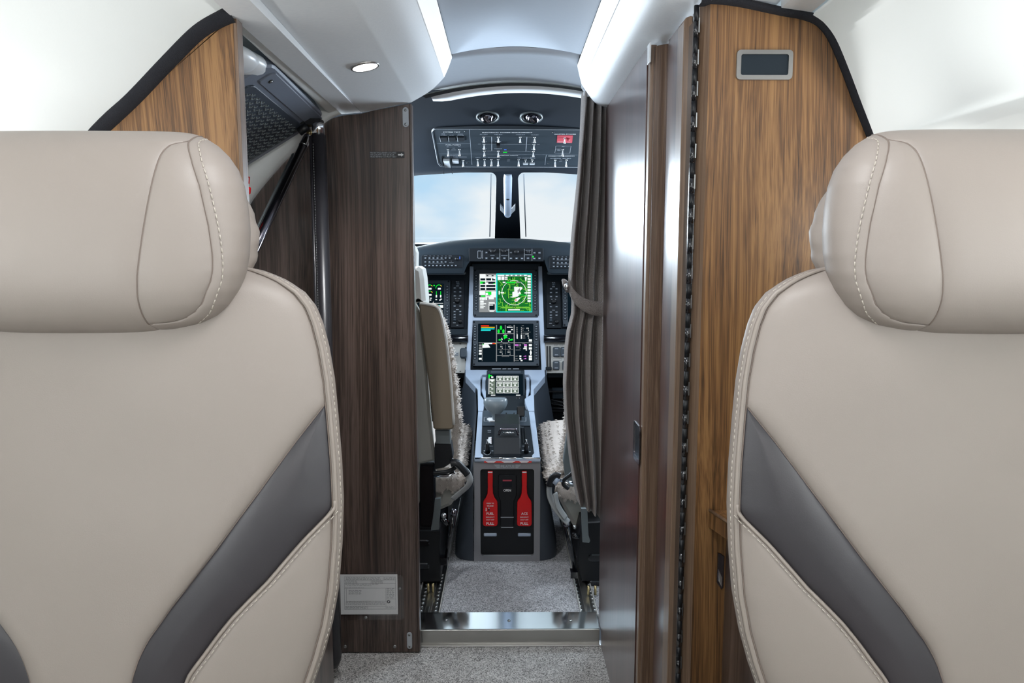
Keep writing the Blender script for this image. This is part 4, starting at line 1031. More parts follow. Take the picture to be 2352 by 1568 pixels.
# ================================================================== CENTRE POST FITTING
t = thing('centre_post', 'silver tapered fitting with an arrow tail hanging on the post between the windows', 'post fitting', U(1166, 390, 3.0))
q0, q1 = U(1166, 388, 2.99), U(1166, 481, 3.42)
f = Fr(q1, (1, 0, 0), q0 - q1); Lp = (q0 - q1).length
if f.n.y > 0: f = Fr(f.o, f.u, -f.v)
sv = 1 if (q0 - q1).dot(f.v) > 0 else -1
rows = []
for k in range(13):
    v_ = k / 12 * Lp; w = .0175 * (1 - .06 * (1 - k / 12)); d_ = .018 if k < 12 else .006
    if k == 12: w *= .82
    rows.append([f.P(w * math.cos(math.pi * j / 10), sv * v_, .022 + d_ * math.sin(math.pi * j / 10)) for j in range(11)])
mb = MB(); mb.grid(rows, 'gunmetal'); mb.add(rows[0], [tuple(range(11))], 'gunmetal'); mb.add(rows[-1], [tuple(range(11))[::-1]], 'gunmetal')
mb.build('body', t)
mb = MB(); 
for s in (-1, 1): mb.poly(f, [(s * .010, sv * -.002), (s * .0145, sv * -.004), (s * .0335, sv * .050), (s * .0335, sv * .118), (s * .016, sv * .060)], .016, .024, 'trim_white', inset=.001)
mb.build('arrow_wing', t)
mb = MB(); mb.cyl(Fr(f.P(0, sv * Lp * .50, .038), f.u, f.v), 0, 0, .0075, 0, .003, 'black_plastic', 14); mb.build('latch_hole', t)

# ================================================================== INSTRUMENT PANEL
IP = Fr(U(1162, 840, 3.17), (1, 0, 0), U(1162, 620, 3.30) - U(1162, 840, 3.17))
I = lambda px, py, c=0: IP.hit(px, py, c)
t = thing('instrument_panel', 'dark blue-grey instrument panel under the glare shield', 'instrument panel', (0, 3.3, .6)); TI = t
mb = MB(); a0, b0, a1, b1 = pxr(IP, 760, 610, 1560, 772); mb.box(IP, a0, b0, a1, b1, -.03, -.012, 'panel_dark')
a0, b0, a1, b1 = pxr(IP, 1078, 600, 1247, 862); mb.box(IP, a0, b0, a1, b1, -.05, -.012, 'panel_dark'); mb.build('panel_board', t)
# side trays below the panel: black gloss roll and pale switch boards
for s, xa, xb in ((-1, 930, 1075), (1, 1249, 1420)):
    mb = MB(); y = 3.20; p0 = U(xa, 778, y); p1 = U(xb, 778, y)
    mb.tube([V((p0.x, y, p0.z)), V((p1.x, y, p1.z))], .018, 'black_gloss', 16); mb.build('knee_roll', t)
    mb = MB(); a0, b0, a1, b1 = pxr(IP, xa, 785, xb - s * 3 - 2, 856); mb.box(IP, a0, b0, a1, b1, -.02, -.004, 'beige_panel'); o = mb.build('lower_board', t); o['label'] = 'pale beige switch board'
    mb = MB(); a0, b0, a1, b1 = pxr(IP, xa, 755, xb, 768); mb.box(IP, a0, b0, a1, b1, -.03, -.002, 'panel_dark'); mb.build('lower_rail', t)
# landing gear handle style lever on the left board
mb = MB(); a0, b0, a1, b1 = pxr(IP, 1068, 797, 1077, 828); mb.box(IP, a0, b0, a1, b1, -.004, .004, 'black_plastic')
a0, b0, a1, b1 = pxr(IP, 1056, 799, 1072, 822, .03); mb.poly(IP, rrect(a0, b0, a1, b1, .010), .01, .036, 'panel_mid', inset=.005); mb.build('gear_lever', t)
mb = MB(); a0, b0, a1, b1 = pxr(IP, 1038, 809, 1053, 817); mb.box(IP, a0, b0, a1, b1, -.004, -.0035, 'grey_paint'); mb.line(IP, I(1042, 811), I(1052, 811), .0025, -.003, 'ink'); mb.line(IP, I(1042, 815), I(1052, 815), .0025, -.003, 'ink'); mb.build('board_label', t)
for px, py in ((1057, 789), (1057, 852)):
    mb = MB(); a, b = I(px, py); screw(mb, IP.P(a, b, -.004), Fr(IP.P(0, 0, -.004), IP.u, IP.v), .0035, 'nickel'); mb.build('screw', t)
def bx(n, x0, y0, x1, y1, c0, c1, m, parent, ins=.001, r=None):
    mb = MB(); a0, b0, a1, b1 = pxr(IP, x0, y0, x1, y1); rr = r if r is not None else min(a1 - a0, b1 - b0) * .15
    mb.poly(IP, rrect(a0, b0, a1, b1, rr, 2), c0, c1, m, inset=ins); return mb.build(n, parent)
# right board: two sliders and rocker switches
for x in (1257.5, 1263.5):
    bx('slider_slot', x - 1.6, 794, x + 1.6, 845, -.004, -.002, 'black_plastic', t)
bx('slider_knob', 1253, 843, 1267, 850, -.004, .010, 'panel_black', t)
for x0, y0, x1, y1 in ((1270, 797, 1286, 819), (1287.5, 797, 1303, 819), (1270, 829, 1285, 849), (1292, 829, 1306, 849)):
    o = bx('rocker_switch', x0, y0, x1, y1, -.004, .004, 'panel_mid', t)
    mb = MB()
    for yy in (y0 + 4, y1 - 4):
        a, b = I((x0 + x1) / 2, yy); mb.quad(IP, a - .007, b - .0012, a + .007, b + .0012, .0046, 'legend')
    mb.build('switch_legend', o)
mb = MB()
for x0, y0, x1, y1 in ((1273, 790, 1280, 793), (1286, 790, 1293, 793), (1270, 823, 1290, 827)):
    a0, b0, a1, b1 = pxr(IP, x0, y0, x1, y1)
    for q in (((a0, b0), (a1, b0)), ((a1, b0), (a1, b1)), ((a1, b1), (a0, b1)), ((a0, b1), (a0, b0))): mb.line(IP, *q, .0008, -.0034, 'ink')
mb.build('board_legend', t)
# grey surround of the centre displays
mb = MB()
def strip_(pts, c0, c1, m='gunmetal'): mb.poly(IP, [I(*p) for p in pts], c0, c1, m, inset=.002)
strip_([(1079, 612), (1088, 612), (1087, 733), (1080, 860), (1068, 860), (1074, 770)], -.012, .006)
strip_([(1245, 612), (1236, 612), (1237, 733), (1244, 860), (1256, 860), (1250, 770)], -.012, .006)
strip_([(1080, 725), (1244, 725), (1245, 737), (1079, 737)], -.012, .005)
strip_([(1084, 606), (1240, 606), (1240, 620), (1084, 620)], -.012, .005, 'panel_mid')
mb.build('centre_surround', t)

# glare shield ----------------------------------------------------
GY = 3.10
t = thing('glare_shield', 'curved dark glare shield spanning the cockpit below the windscreen', 'glare shield', (0, GY, 1.0)); TG = t
GF = WY(GY)
def gz(x):                              # top line of the hood, measured then mirrored past the curtain
    return interp([(-.8, U(700, 628, GY).z), (-.55, U(880, 590, GY).z), (U(950, 566, GY).x, U(950, 566, GY).z), (U(1000, 556, GY).x, U(1000, 556, GY).z), (U(1060, 549, GY).x, U(1060, 549, GY).z), (U(1140, 545.5, GY).x, U(1140, 545.5, GY).z), (U(1200, 546.5, GY).x, U(1200, 546.5, GY).z), (U(1260, 551, GY).x, U(1260, 551, GY).z), (U(1320, 558, GY).x, U(1320, 558, GY).z), (U(1420, 585, GY).x, U(1420, 585, GY).z), (.8, U(1600, 628, GY).z)], x)
xs_ = [-.78 + i * 1.56 / 96 for i in range(97)]
def gsm(x): return sum(gz(x + k * .02) for k in (-2, -1, 0, 1, 2)) / 5
zb1, zb2 = U(1165, 629, GY).z, U(1165, 597, GY).z
xn0, xn1 = U(1077, 600, GY).x, U(1250, 600, GY).x
def gbot(x):
    if xn0 <= x <= xn1: return zb2
    e = .020
    if xn0 - e < x < xn0: return zb2 + (zb1 - zb2) * (xn0 - x) / e
    if xn1 < x < xn1 + e: return zb2 + (zb1 - zb2) * (x - xn1) / e
    return zb1
rows = [[V((x, GY + .03, gbot(x) + .004)) for x in xs_], [V((x, GY + .002, gbot(x))) for x in xs_], [V((x, GY, gbot(x) + .004)) for x in xs_]]
rows += [[V((x, GY, gbot(x) + (gsm(x) - .045 - gbot(x)) * k)) for x in xs_] for k in (.5, 1)]
for a in range(1, 9):
    q = a / 8 * math.pi / 2; rows.append([V((x, GY + .085 * (1 - math.cos(q)), gsm(x) - .045 * (1 - math.sin(q)))) for x in xs_])
rows += [[V((x, GY + .25, gsm(x) - .006)) for x in xs_], [V((x, GY + .80, gsm(x) - .030)) for x in xs_]]
mb = MB(); mb.grid(rows, 'panel_dark', flip=False); mb.build('hood', t)
mb = MB()
for xa, xb in ((-.78, xn0 - .02), (xn1 + .02, .78)): mb.wbox(xa, xb, GY + .002, GY + .16, zb1 - .003, zb1 + .006, 'panel_black')
mb.build('underside_lip', t)
def panel_on(fr, name, label, cat, x0, y0, x1, y1, th_, group=None, mt='panel_black', chf=.006):
    a0, b0, a1, b1 = pxr(fr, x0, y0, x1, y1, th_)
    t = thing(name, label, cat, fr.P((a0 + a1) / 2, b0, th_), group)
    mb = MB(); mb.poly(fr, [(a0, b0), (a1, b0), (a1, b1 - chf), (a1 - chf, b1), (a0 + chf, b1), (a0, b1 - chf)], -.004, th_, mt, inset=.0015); mb.build('face_plate', t)
    return t
def button(fr, t, px, py, w, h, c, mt='panel_mid', leg=None, name='button'):
    a, b = fr.hit(px, py, c); mb = MB(); mb.poly(fr, rrect(a - w / 2, b - h / 2, a + w / 2, b + h / 2, min(w, h) * .2, 1), c - .0005, c + .0026, mt, inset=.0008)
    if leg: mb.quad(fr, a - leg / 2, b - .0011, a + leg / 2, b + .0011, c + .0029, 'legend')
    return mb.build(name, t)
def knob(fr, t, px, py, r, c, h=.014, mt='black_plastic'):
    a, b = fr.hit(px, py, c); mb = MB(); mb.cyl(fr, a, b, r * 1.15, c, c + .003, mt, 20); mb.cyl(fr, a, b, r, c + .003, c + h, mt, 20, r1=r * .85, bev=.0015); return mb.build('knob', t)
# guidance panel
t = panel_on(GF, 'guidance_panel', 'flight guidance panel with one green light in the middle of the glare shield', 'control panel', 1077, 570, 1248, 600, .004, chf=.001)
G = lambda X, Y: (940 + X * .16582, 540 + Y * .1658)
for X in (1256, 1378, 1593, 1700): mb = MB(); a0, b0 = GF.hit(*G(X - 3, 352), .004); a1, b1 = GF.hit(*G(X + 3, 190), .004); mb.quad(GF, a0, b0, a1, b1, .0046, 'grey_paint'); mb.build('divider', t)
for X, Y, r in ((1155, 222, .0085), (1312, 222, .0080), (1485, 232, .0090), (1645, 232, .0060)): knob(GF, t, *G(X, Y), r, .004)
for X, Y in ((1070, 240), (1070, 318), (1152, 318), (1225, 318), (1318, 318), (1408, 240), (1408, 320), (1486, 320), (1562, 322), (1645, 318), (1732, 244), (1802, 244), (1732, 322), (1802, 320)): button(GF, t, *G(X, Y), .0115, .0085, .004, leg=.006)
mb = MB()
for x0, y0, x1, y1 in ((950, 218, 998, 218), (998, 218, 998, 318), (998, 318, 950, 318), (950, 318, 950, 218), (1010, 218, 1022, 218), (1016, 218, 1016, 318), (1010, 318, 1022, 318)): mb.line(GF, GF.hit(*G(x0, y0), .004), GF.hit(*G(x1, y1), .004), .0013, .0046, 'legend')
for x0, x1, y in ((1122, 1182, 278), (1272, 1362, 280), (1100, 1128, 205), (1178, 1200, 205), (1268, 1292, 206), (1342, 1372, 206), (1478, 1502, 204), (1610, 1686, 210), (1604, 1690, 271)): mb.line(GF, GF.hit(*G(x0, y), .004), GF.hit(*G(x1, y), .004), .0017, .0046, 'legend_dim')
mb.build('legend_marks', t)
mb = MB(); a, b = GF.hit(*G(1716, 298), .004); mb.cyl(GF, a, b, .0036, .004, .007, 'lit_green', 12); mb.build('indicator_light', t)
# keypads
def keypad(x0, y0, x1, y1, lab, ox):
    t = panel_on(GF, 'keypad_panel', lab, 'control panel', x0, y0, x1, y1, .004, 'keypads on the glare shield', chf=.007)
    w = x1 - x0
    for j, (Y, n, yy) in enumerate(((316, 7, 0), (370, 6, 0), (420, 9, 0))):
        for i in range(n):
            X = 225 + i * (56 if j < 2 else 52.5); px, py = G(X, Y)
            if px - 965 > w - 6: continue
            button(GF, t, px + x0 - 967.5, py + y0 - 585, .0085, .0062, .004, leg=.0055)
    knob(GF, t, G(657, 328)[0] + x0 - 967.5, G(657, 328)[1] + y0 - 585, .0065, .004) if w > 90 else None
    if w > 90:
        mb = MB(); a, b = GF.hit(G(583, 358)[0], G(583, 358)[1], .004); mb.cyl(GF, a, b, .0022, .004, .0055, 'white_paint', 10); mb.build('light_dot', t)
        mb = MB(); a, b = GF.hit(G(700, 308)[0], G(700, 308)[1], .004); mb.quad(GF, a - .0015, b - .007, a + .0015, b + .004, .0046, 'lit_blue'); mb.build('indicator_light', t)
    mb = MB()
    for X0, X1, Y in ((265, 480, 331), (265, 480, 386), (200, 250, 284), (280, 300, 288), (335, 355, 288), (390, 410, 288), (445, 465, 288), (500, 515, 288), (545, 590, 288), (550, 615, 380)):
        p, q = G(X0, Y), G(X1, Y); 
        if q[0] - 965 > w - 3: continue
        mb.line(GF, GF.hit(p[0] + x0 - 967.5, p[1] + y0 - 585, .004), GF.hit(q[0] + x0 - 967.5, q[1] + y0 - 585, .004), .0010, .0046, 'legend_dim')
    mb.build('legend_marks', t)
keypad(967.5, 585, 1062, 615, 'black keypad left of the guidance panel on the glare shield', 0)
keypad(1262, 587, 1356, 617, 'black keypad right of the guidance panel, partly behind the curtain', 0)
# display units ---------------------------------------------------
def display(x0, y0, x1, y1, sx0, sy0, sx1, sy1, lab, keysL, keysR, c=.010, name='display_unit'):
    a0, b0, a1, b1 = pxr(IP, x0, y0, x1, y1, c); s0, q0, s1, q1 = pxr(IP, sx0, sy0, sx1, sy1, c)
    t = thing(name, lab, 'display', IP.P((a0 + a1) / 2, b0, 0), 'cockpit displays')
    mb = MB(); ou = rrect(a0, b0, a1, b1, .003, 2); inn = rrect(s0 - .001, q0 - .001, s1 + .001, q1 + .001, .003, 2)
    mb.grid([[IP.P(a, b, -.011) for a, b in ou], [IP.P(a, b, c - .002) for a, b in ou], [IP.P(a + (.0015 if a < (a0 + a1) / 2 else -.0015), b + (.0015 if b < (b0 + b1) / 2 else -.0015), c) for a, b in ou],
             [IP.P(a, b, c) for a, b in inn], [IP.P(a, b, c - .003) for a, b in inn]], 'panel_mid', False, True)
    mb.build('bezel', t)
    mb = MB(); mb.quad(IP, s0 - .001, q0 - .001, s1 + .001, q1 + .001, c - .0028, 'lit_black'); sc = mb.build('screen', t)
    for ks, xx in ((keysL, (x0 + sx0) / 2 - .6), (keysR, (x1 + sx1) / 2 + .8)):
        for ky in ks:
            a, b = IP.hit(xx, ky, c); mb = MB(); mb.poly(IP, rrect(a - .0075, b - .0045, a + .0075, b + .0045, .001, 1), c - .0005, c + .002, 'panel_dark', inset=.0006)
            mb.quad(IP, a - .004, b - .0009, a + .0035, b + .0009, c + .0023, 'legend'); mb.build('soft_key', t)
    for px, py in ((x0 + 3.5, y0 + 3.5), (x1 - 3.5, y0 + 3.5), (x0 + 3.5, y1 - 4), (x1 - 3.5, y1 - 4)):
        a, b = IP.hit(px, py, c); mb = MB(); mb.cyl(IP, a, b, .0042, c, c + .001, 'panel_black', 12); mb.build('screw', t)
    return t, sc
def keys(Y0, Ys): return [Y0 + y * .0893 for y in Ys]
SC = .010 - .0024
class Scr:                              # picture on a screen, drawn with thin lit quads
    def __init__(s, X0, Y0, k): s.X0, s.Y0, s.k, s.mb, s.c = X0, Y0, k, MB(), SC
    def q(s, X, Y): return IP.hit(s.X0 + X * s.k, s.Y0 + Y * s.k, SC)
    def r(s, x0, y0, x1, y1, m, up=0):
        a0, b0 = s.q(x0, y1); a1, b1 = s.q(x1, y0); s.mb.quad(IP, a0, b0, a1, b1, SC + up * .00012, m)
    def l(s, x0, y0, x1, y1, w, m, up=2):
        s.mb.line(IP, s.q(x0, y0), s.q(x1, y1), w, SC + up * .00012, m)
    def rings(s, X, Y, rr, w, m, t0=0, t1=360, up=4, n=40, ry=None):
        p = [s.q(X + rr * math.cos(math.radians(t0 + (t1 - t0) * i / n)), Y - (ry or rr) * math.sin(math.radians(t0 + (t1 - t0) * i / n))) for i in range(n + 1)]
        for u, v in zip(p, p[1:]): s.mb.line(IP, u, v, w, SC + up * .00012, m)
    def t(s, body, X, Y, h, m, up=5, al='c', sx=1.):
        a, b = s.q(X, Y); s.mb.text(IP, body, a, b, h, SC + up * .00012, m, al, .02, sx)
    def fl(s, pts, m, up=3): s.mb.flat(IP, [s.q(*p) for p in pts], SC + up * .00012, m)
K1 = (480, 552, 625, 695, 765, 835, 985, 1055, 1128, 1198, 1270, 1342)
t, sc = display(1088, 618, 1235, 728, 1101, 628.2, 1222, 717, 'upper centre screen showing a green moving map with a white compass ring', keys(590, K1), keys(590, K1))
s = Scr(1060, 590, .0892857)
s.r(455, 430, 895, 1420, 'lit_grey'); s.r(470, 440, 620, 600, 'lit_white', 1)
for x0, y0, x1, y1, m in ((475, 545, 890, 860, 'lit_white'), (485, 550, 612, 604, 'lit_black'), (635, 550, 762, 604, 'lit_black'), (788, 552, 870, 604, 'lit_black'), (485, 632, 612, 692, 'lit_black'), (635, 632, 872, 692, 'lit_black'), (485, 718, 612, 772, 'lit_black'), (635, 718, 872, 772, 'lit_black'), (485, 798, 612, 855, 'lit_black'), (635, 798, 872, 855, 'lit_black')): s.r(x0, y0, x1, y1, m, 1 if m == 'lit_white' else 2)
s.r(480, 625, 545, 690, 'lit_green', 3); s.r(560, 628, 605, 655, 'lit_green', 3); s.fl([(800, 690), (872, 660), (872, 690)], 'lit_green'); s.r(632, 655, 688, 700, 'lit_white', 3)
s.r(475, 475, 885, 500, 'lit_white', 1); s.r(640, 470, 690, 492, 'lit_black', 2); s.r(775, 470, 825, 492, 'lit_black', 2); s.r(480, 512, 885, 535, 'lit_white', 1); s.r(820, 510, 885, 570, 'lit_white', 3)
s.r(460, 870, 610, 975, 'lit_white', 1); s.r(505, 988, 615, 1022, 'lit_green', 2); s.r(455, 985, 492, 1022, 'lit_black', 2); s.r(680, 890, 770, 975, 'lit_green', 2); s.r(620, 880, 890, 1040, 'lit_white', 1); s.r(620, 895, 680, 920, 'lit_green', 2); s.r(640, 985, 740, 1010, 'lit_grey', 2)
s.r(470, 1040, 670, 1105, 'lit_white', 1); s.r(495, 1075, 515, 1090, 'lit_black', 2); s.r(595, 1075, 620, 1090, 'lit_black', 2); s.r(480, 1118, 572, 1175, 'lit_white', 2)
for y, w in ((1190, 155), (1222, 90), (1262, 130), (1295, 90)): s.r(480, y, 480 + w, y + 24, 'lit_white', 2)
s.r(655, 1040, 672, 1320, 'lit_grey', 2); s.r(700, 1040, 830, 1090, 'lit_white', 2); s.r(700, 1120, 870, 1145, 'lit_grey', 2); s.r(700, 1160, 855, 1185, 'lit_white', 2); s.r(700, 1195, 870, 1375, 'lit_white', 2); s.r(715, 1210, 858, 1360, 'lit_black', 3); s.r(700, 1225, 815, 1248, 'lit_white', 4); s.r(720, 1385, 830, 1405, 'lit_white', 2)
s.r(895, 425, 1812, 1425, 'lit_cyan'); s.r(920, 448, 1795, 1400, 'lit_forest', 1)
random.seed(11)
def walk(x, y, n, w):
    for _ in range(n):
        dx, dy = random.choice(((1, 0), (0, 1), (1, 0), (0, 1), (.7, .7), (.7, -.7))); L_ = random.uniform(25, 85)
        x2, y2 = x + dx * L_, y + dy * L_
        if not (935 < x2 < 1780 and 520 < y2 < 1385): break
        s.l(x, y, x2, y2, w, 'lit_lime', 2); s.r(x2 - 9, y2 - 9, x2 + 9, y2 + 9, 'lit_lime', 2); x, y = x2, y2
for gx in range(940, 1760, 88):
    for gy in range(520, 1380, 82):
        if random.random() < .62 and not (1050 < gx < 1200 and 680 < gy < 1180): walk(gx + random.uniform(-30, 30), gy + random.uniform(-20, 20), random.randint(1, 4), .0024)
        if random.random() < .3: x = gx + random.uniform(-30, 30); y = gy; s.r(max(x, 925), y, min(x + 22, 1785), min(y + random.uniform(30, 90), 1395), 'panel_dark', 2)
for x0, y0, x1, y1 in ((1130, 1230, 1165, 1395), (1040, 1280, 1760, 1320), (1740, 1300, 1785, 1395), (1200, 830, 1228, 1060), (1230, 690, 1255, 810)): s.r(x0, y0, x1, y1, 'lit_lime', 2)
s.r(925, 455, 1700, 500, 'lit_grey', 3)
for x0, x1 in ((925, 1100), (1140, 1215), (1265, 1310), (1380, 1430), (1500, 1540), (1605, 1680)): s.r(x0, 460, x1, 488, 'lit_white', 4)
s.r(930, 505, 1185, 595, 'lit_grey', 3); s.r(932, 505, 1010, 592, 'lit_white', 4); s.r(1030, 505, 1098, 592, 'lit_white', 4); s.r(1115, 515, 1185, 535, 'lit_white', 4); s.r(1115, 560, 1185, 582, 'lit_white', 4)
for i in range(10): y = 470 + i * 71; s.r(1698, y, 1782, y + 50, 'lit_white', 4)
s.rings(1355, 920, 315, .0022, 'lit_white', -235 + 0, 55); s.rings(1355, 920, 315, .0022, 'lit_white', 70, 110)
s.r(1010, 905, 1095, 935, 'lit_white', 5); s.r(1620, 910, 1695, 938, 'lit_white', 5); s.r(955, 870, 985, 965, 'lit_white', 4)
s.r(1060, 635, 1130, 670, 'lit_white', 5); s.r(1150, 640, 1390, 672, 'lit_green', 5); s.r(1400, 640, 1540, 665, 'lit_grey', 5); s.fl([(1625, 520), (1685, 520), (1665, 625), (1645, 625)], 'lit_white', 5)
s.fl([(1350, 765), (1560, 775), (1570, 810), (1500, 880), (1530, 950), (1440, 1020), (1310, 1045), (1310, 900), (1360, 890)], 'lit_white', 4)
s.fl([(1440, 860), (1500, 800), (1510, 880), (1450, 930)], 'lit_grey', 5); s.l(1470, 960, 1700, 1000, .0028, 'lit_green', 5); s.fl([(1360, 1110), (1380, 1080), (1470, 1040), (1520, 1050), (1430, 1150), (1370, 1150)], 'lit_white', 4); s.r(1375, 1095, 1420, 1120, 'lit_red', 5); s.r(1260, 1018, 1330, 1040, 'lit_white', 5)
s.r(1200, 1345, 1500, 1375, 'lit_white', 5)
s.mb.build('map_picture', sc)
K2 = (330, 395, 462, 530, 597, 665, 805, 872, 940, 1010, 1080, 1148)
t, sc = display(1085.5, 735.5, 1237.5, 840.5, 1098, 743.5, 1224.8, 831, 'lower centre screen with black systems pages and green gear symbols', keys(720, K2), keys(720, K2))
s = Scr(1060, 720, .0892857)
for x0, y0, x1, y1 in ((888, 290, 912, 1230), (1118, 290, 1134, 510), (1345, 290, 1368, 1230), (910, 508, 1350, 524), (440, 742, 1822, 760), (910, 1068, 1350, 1084)): s.r(x0, y0, x1, y1, 'lit_grey', 1)
s.r(500, 297, 708, 328, 'lit_red', 1); s.t('Unable FMS-GPS Mon', 505, 352, .0058, 'lit_amber', al='l'); s.r(505, 340, 855, 365, 'lit_amber', 1); s.t('FMS1 Not Available', 505, 392, .0058, 'lit_cyan', al='l', sx=1.02); s.r(505, 380, 850, 404, 'lit_cyan', 1); s.r(500, 415, 750, 442, 'lit_cyan', 1)
for X, Y in ((1015, 365), (955, 455), (1077, 455)): s.fl([(X + 30 * math.cos(i * math.pi / 8), Y + 55 * math.sin(i * math.pi / 8)) for i in range(16)], 'lit_green')
s.fl([(1165, 335), (1320, 340), (1320, 360), (1170, 362)], 'lit_white'); s.r(1275, 395, 1325, 425, 'lit_white', 3); s.r(1185, 450, 1270, 485, 'lit_white', 3)
s.fl([(1085, 560), (1160, 550), (1180, 640), (1150, 620), (1105, 662), (1090, 650)], 'lit_green'); s.fl([(940, 675), (990, 652), (1040, 675), (990, 698)], 'lit_green'); s.fl([(1190, 680), (1300, 648), (1325, 655), (1310, 690), (1210, 695)], 'lit_green'); s.rings(1130, 600, 55, .0018, 'lit_white', 30, 150)
for X, Y in ((1035, 635), (1045, 665), (1030, 712), (1225, 640), (1215, 708)): s.r(X - 12, Y - 10, X + 12, Y + 10, 'lit_white', 3)
for i in range(6): s.r(1415, 345 + i * 48, 1440, 380 + i * 48, 'lit_grey', 2); s.r(1530, 345 + i * 48, 1555, 380 + i * 48, 'lit_grey', 2)
s.r(1420, 530, 1445, 650, 'lit_white', 3); s.r(1527, 540, 1553, 650, 'lit_white', 3); s.l(1570, 473, 1780, 475, .0009, 'lit_grey')
for b_, X, Y in (('QTY', 1590, 378), ('FF', 1585, 428), ('USED', 1600, 520), ('TEMP', 1605, 576), ('PRESS', 1605, 628)): s.t(b_, X, Y, .0052, 'lit_grey')
for b_, X, Y in (('572', 1700, 378), ('0', 1725, 430), ('2188', 1685, 522), ('22', 1715, 576), ('0', 1728, 628)): s.t(b_, X, Y, .0068, 'lit_white', sx=1.1)
s.t('FUEL', 1580, 310, .0045, 'lit_grey'); s.t('FLAPS', 1245, 308, .0045, 'lit_grey')
for y in (690, 812, 895, 1105, 1172): s.r(1732, y - 28, 1812, y + 28, 'lit_white', 2)
s.fl([(1755, 1005), (1770, 945), (1795, 945), (1810, 1005), (1795, 1065), (1770, 1065)], 'lit_white')
for y, m in ((820, 'lit_grey'), (888, 'lit_grey'), (958, 'lit_white'), (1030, 'lit_white'), (1162, 'lit_white')): s.r(447, y - 25, 520, y + 25, m, 2)
s.r(525, 765, 538, 1220, 'lit_grey', 1); s.r(580, 755, 790, 782, 'lit_white', 3); s.r(797, 758, 862, 782, 'lit_red', 3); s.r(862, 758, 880, 782, 'lit_amber', 3); s.fl([(540, 782), (690, 790), (740, 870), (540, 882)], 'lit_white'); s.r(535, 780, 572, 800, 'lit_green', 4)
s.l(1132, 800, 1132, 1050, .001, 'lit_grey'); s.l(935, 915, 1330, 917, .0009, 'lit_grey'); s.t('ELECTRICAL', 1130, 773, .0042, 'lit_grey'); s.t('ICE PROTECTION', 1132, 1100, .0040, 'lit_grey'); s.t('CABIN', 1600, 775, .0042, 'lit_grey')
for b_, X, Y in (('0.0', 1025, 850), ('0', 1050, 890), ('0.0', 1230, 850), ('0', 1250, 890), ('23.1', 1015, 988), ('0', 1050, 1038), ('23.3', 1220, 988), ('-1', 1245, 1040)): s.t(b_, X, Y, .0068, 'lit_white', sx=1.1)
for b_, X, Y in (('GEN1', 1020, 803), ('GEN2', 1225, 803), ('BAT1', 1020, 942), ('BAT2', 1225, 942)): s.t(b_, X, Y, .0045, 'lit_grey')
s.r(1375, 790, 1468, 825, 'lit_magenta', 2); s.r(1610, 790, 1682, 825, 'lit_magenta', 2); s.r(1485, 790, 1530, 825, 'lit_grey', 2)
for b_, X, Y in (('CAB ALT', 1460, 855), ('CAB RATE', 1455, 935), ('CKPT', 1420, 1095), ('CAB', 1415, 1160), ('FLOOR', 1430, 1207), ('DP', 1515, 895)): s.t(b_, X, Y, .0048, 'lit_grey')
s.r(1610, 838, 1682, 870, 'lit_white', 2); s.r(1590, 880, 1682, 912, 'lit_white', 2); s.r(1652, 920, 1685, 950, 'lit_white', 2)
for y in (1095, 1160): s.r(1490, y - 18, 1540, y + 18, 'lit_white', 2); s.fl([(1585, y + 8), (1660, y - 18), (1670, y + 8)], 'lit_magenta')
s.r(1520, 1190, 1570, 1222, 'lit_white', 2)
s.mb.build('systems_picture', sc)
# side displays (partly hidden)
t, sc = display(905, 643, 1034, 748, 916, 651, 1019.5, 737, 'left screen with green engine dials, partly behind the pilot seat', keys(0, ()), [657.7, 664.5, 671, 677, 683, 689.5, 702.5, 709, 716, 722, 728, 735])
s = Scr(930, 540, .26786)
for X, Y, r_ in ((213, 452, 26), (292, 452, 26), (213, 505, 26)):
    s.rings(X, Y, r_, .0030, 'lit_green', 60, 190); s.rings(X, Y, r_, .0028, 'lit_amber', 30, 60); s.r(X - 10, Y, X + 16, Y + 14, 'lit_white', 2)
s.r(244, 426, 258, 436, 'lit_green', 2)
for X in (270, 307): s.l(X, 480, X, 512, .0028, 'lit_green'); s.r(X - 6, 512, X + 6, 534, 'lit_white', 3)
s.r(184, 582, 328, 586, 'lit_white', 2); s.r(225, 600, 328, 622, 'lit_cyan', 2); s.r(298, 600, 328, 622, 'lit_white', 3); s.r(225, 626, 300, 634, 'lit_cyan', 2)
for X, Y in ((218, 556), (222, 540), (268, 552), (300, 556), (310, 548)): s.r(X - 6, Y - 4, X + 8, Y + 4, 'lit_white', 2)
for Y in (640, 665, 690): s.r(300, Y, 325, Y + 16, 'lit_grey', 2)
s.r(176, 424, 181, 560, 'lit_blue', 3)
s.mb.build('engine_picture', sc)
t, sc = display(1293, 645, 1420, 750, 1305, 653, 1409, 740, 'right screen, almost wholly behind the curtain', [664, 671, 678, 684.5, 697, 704, 711, 718, 725, 732], ())
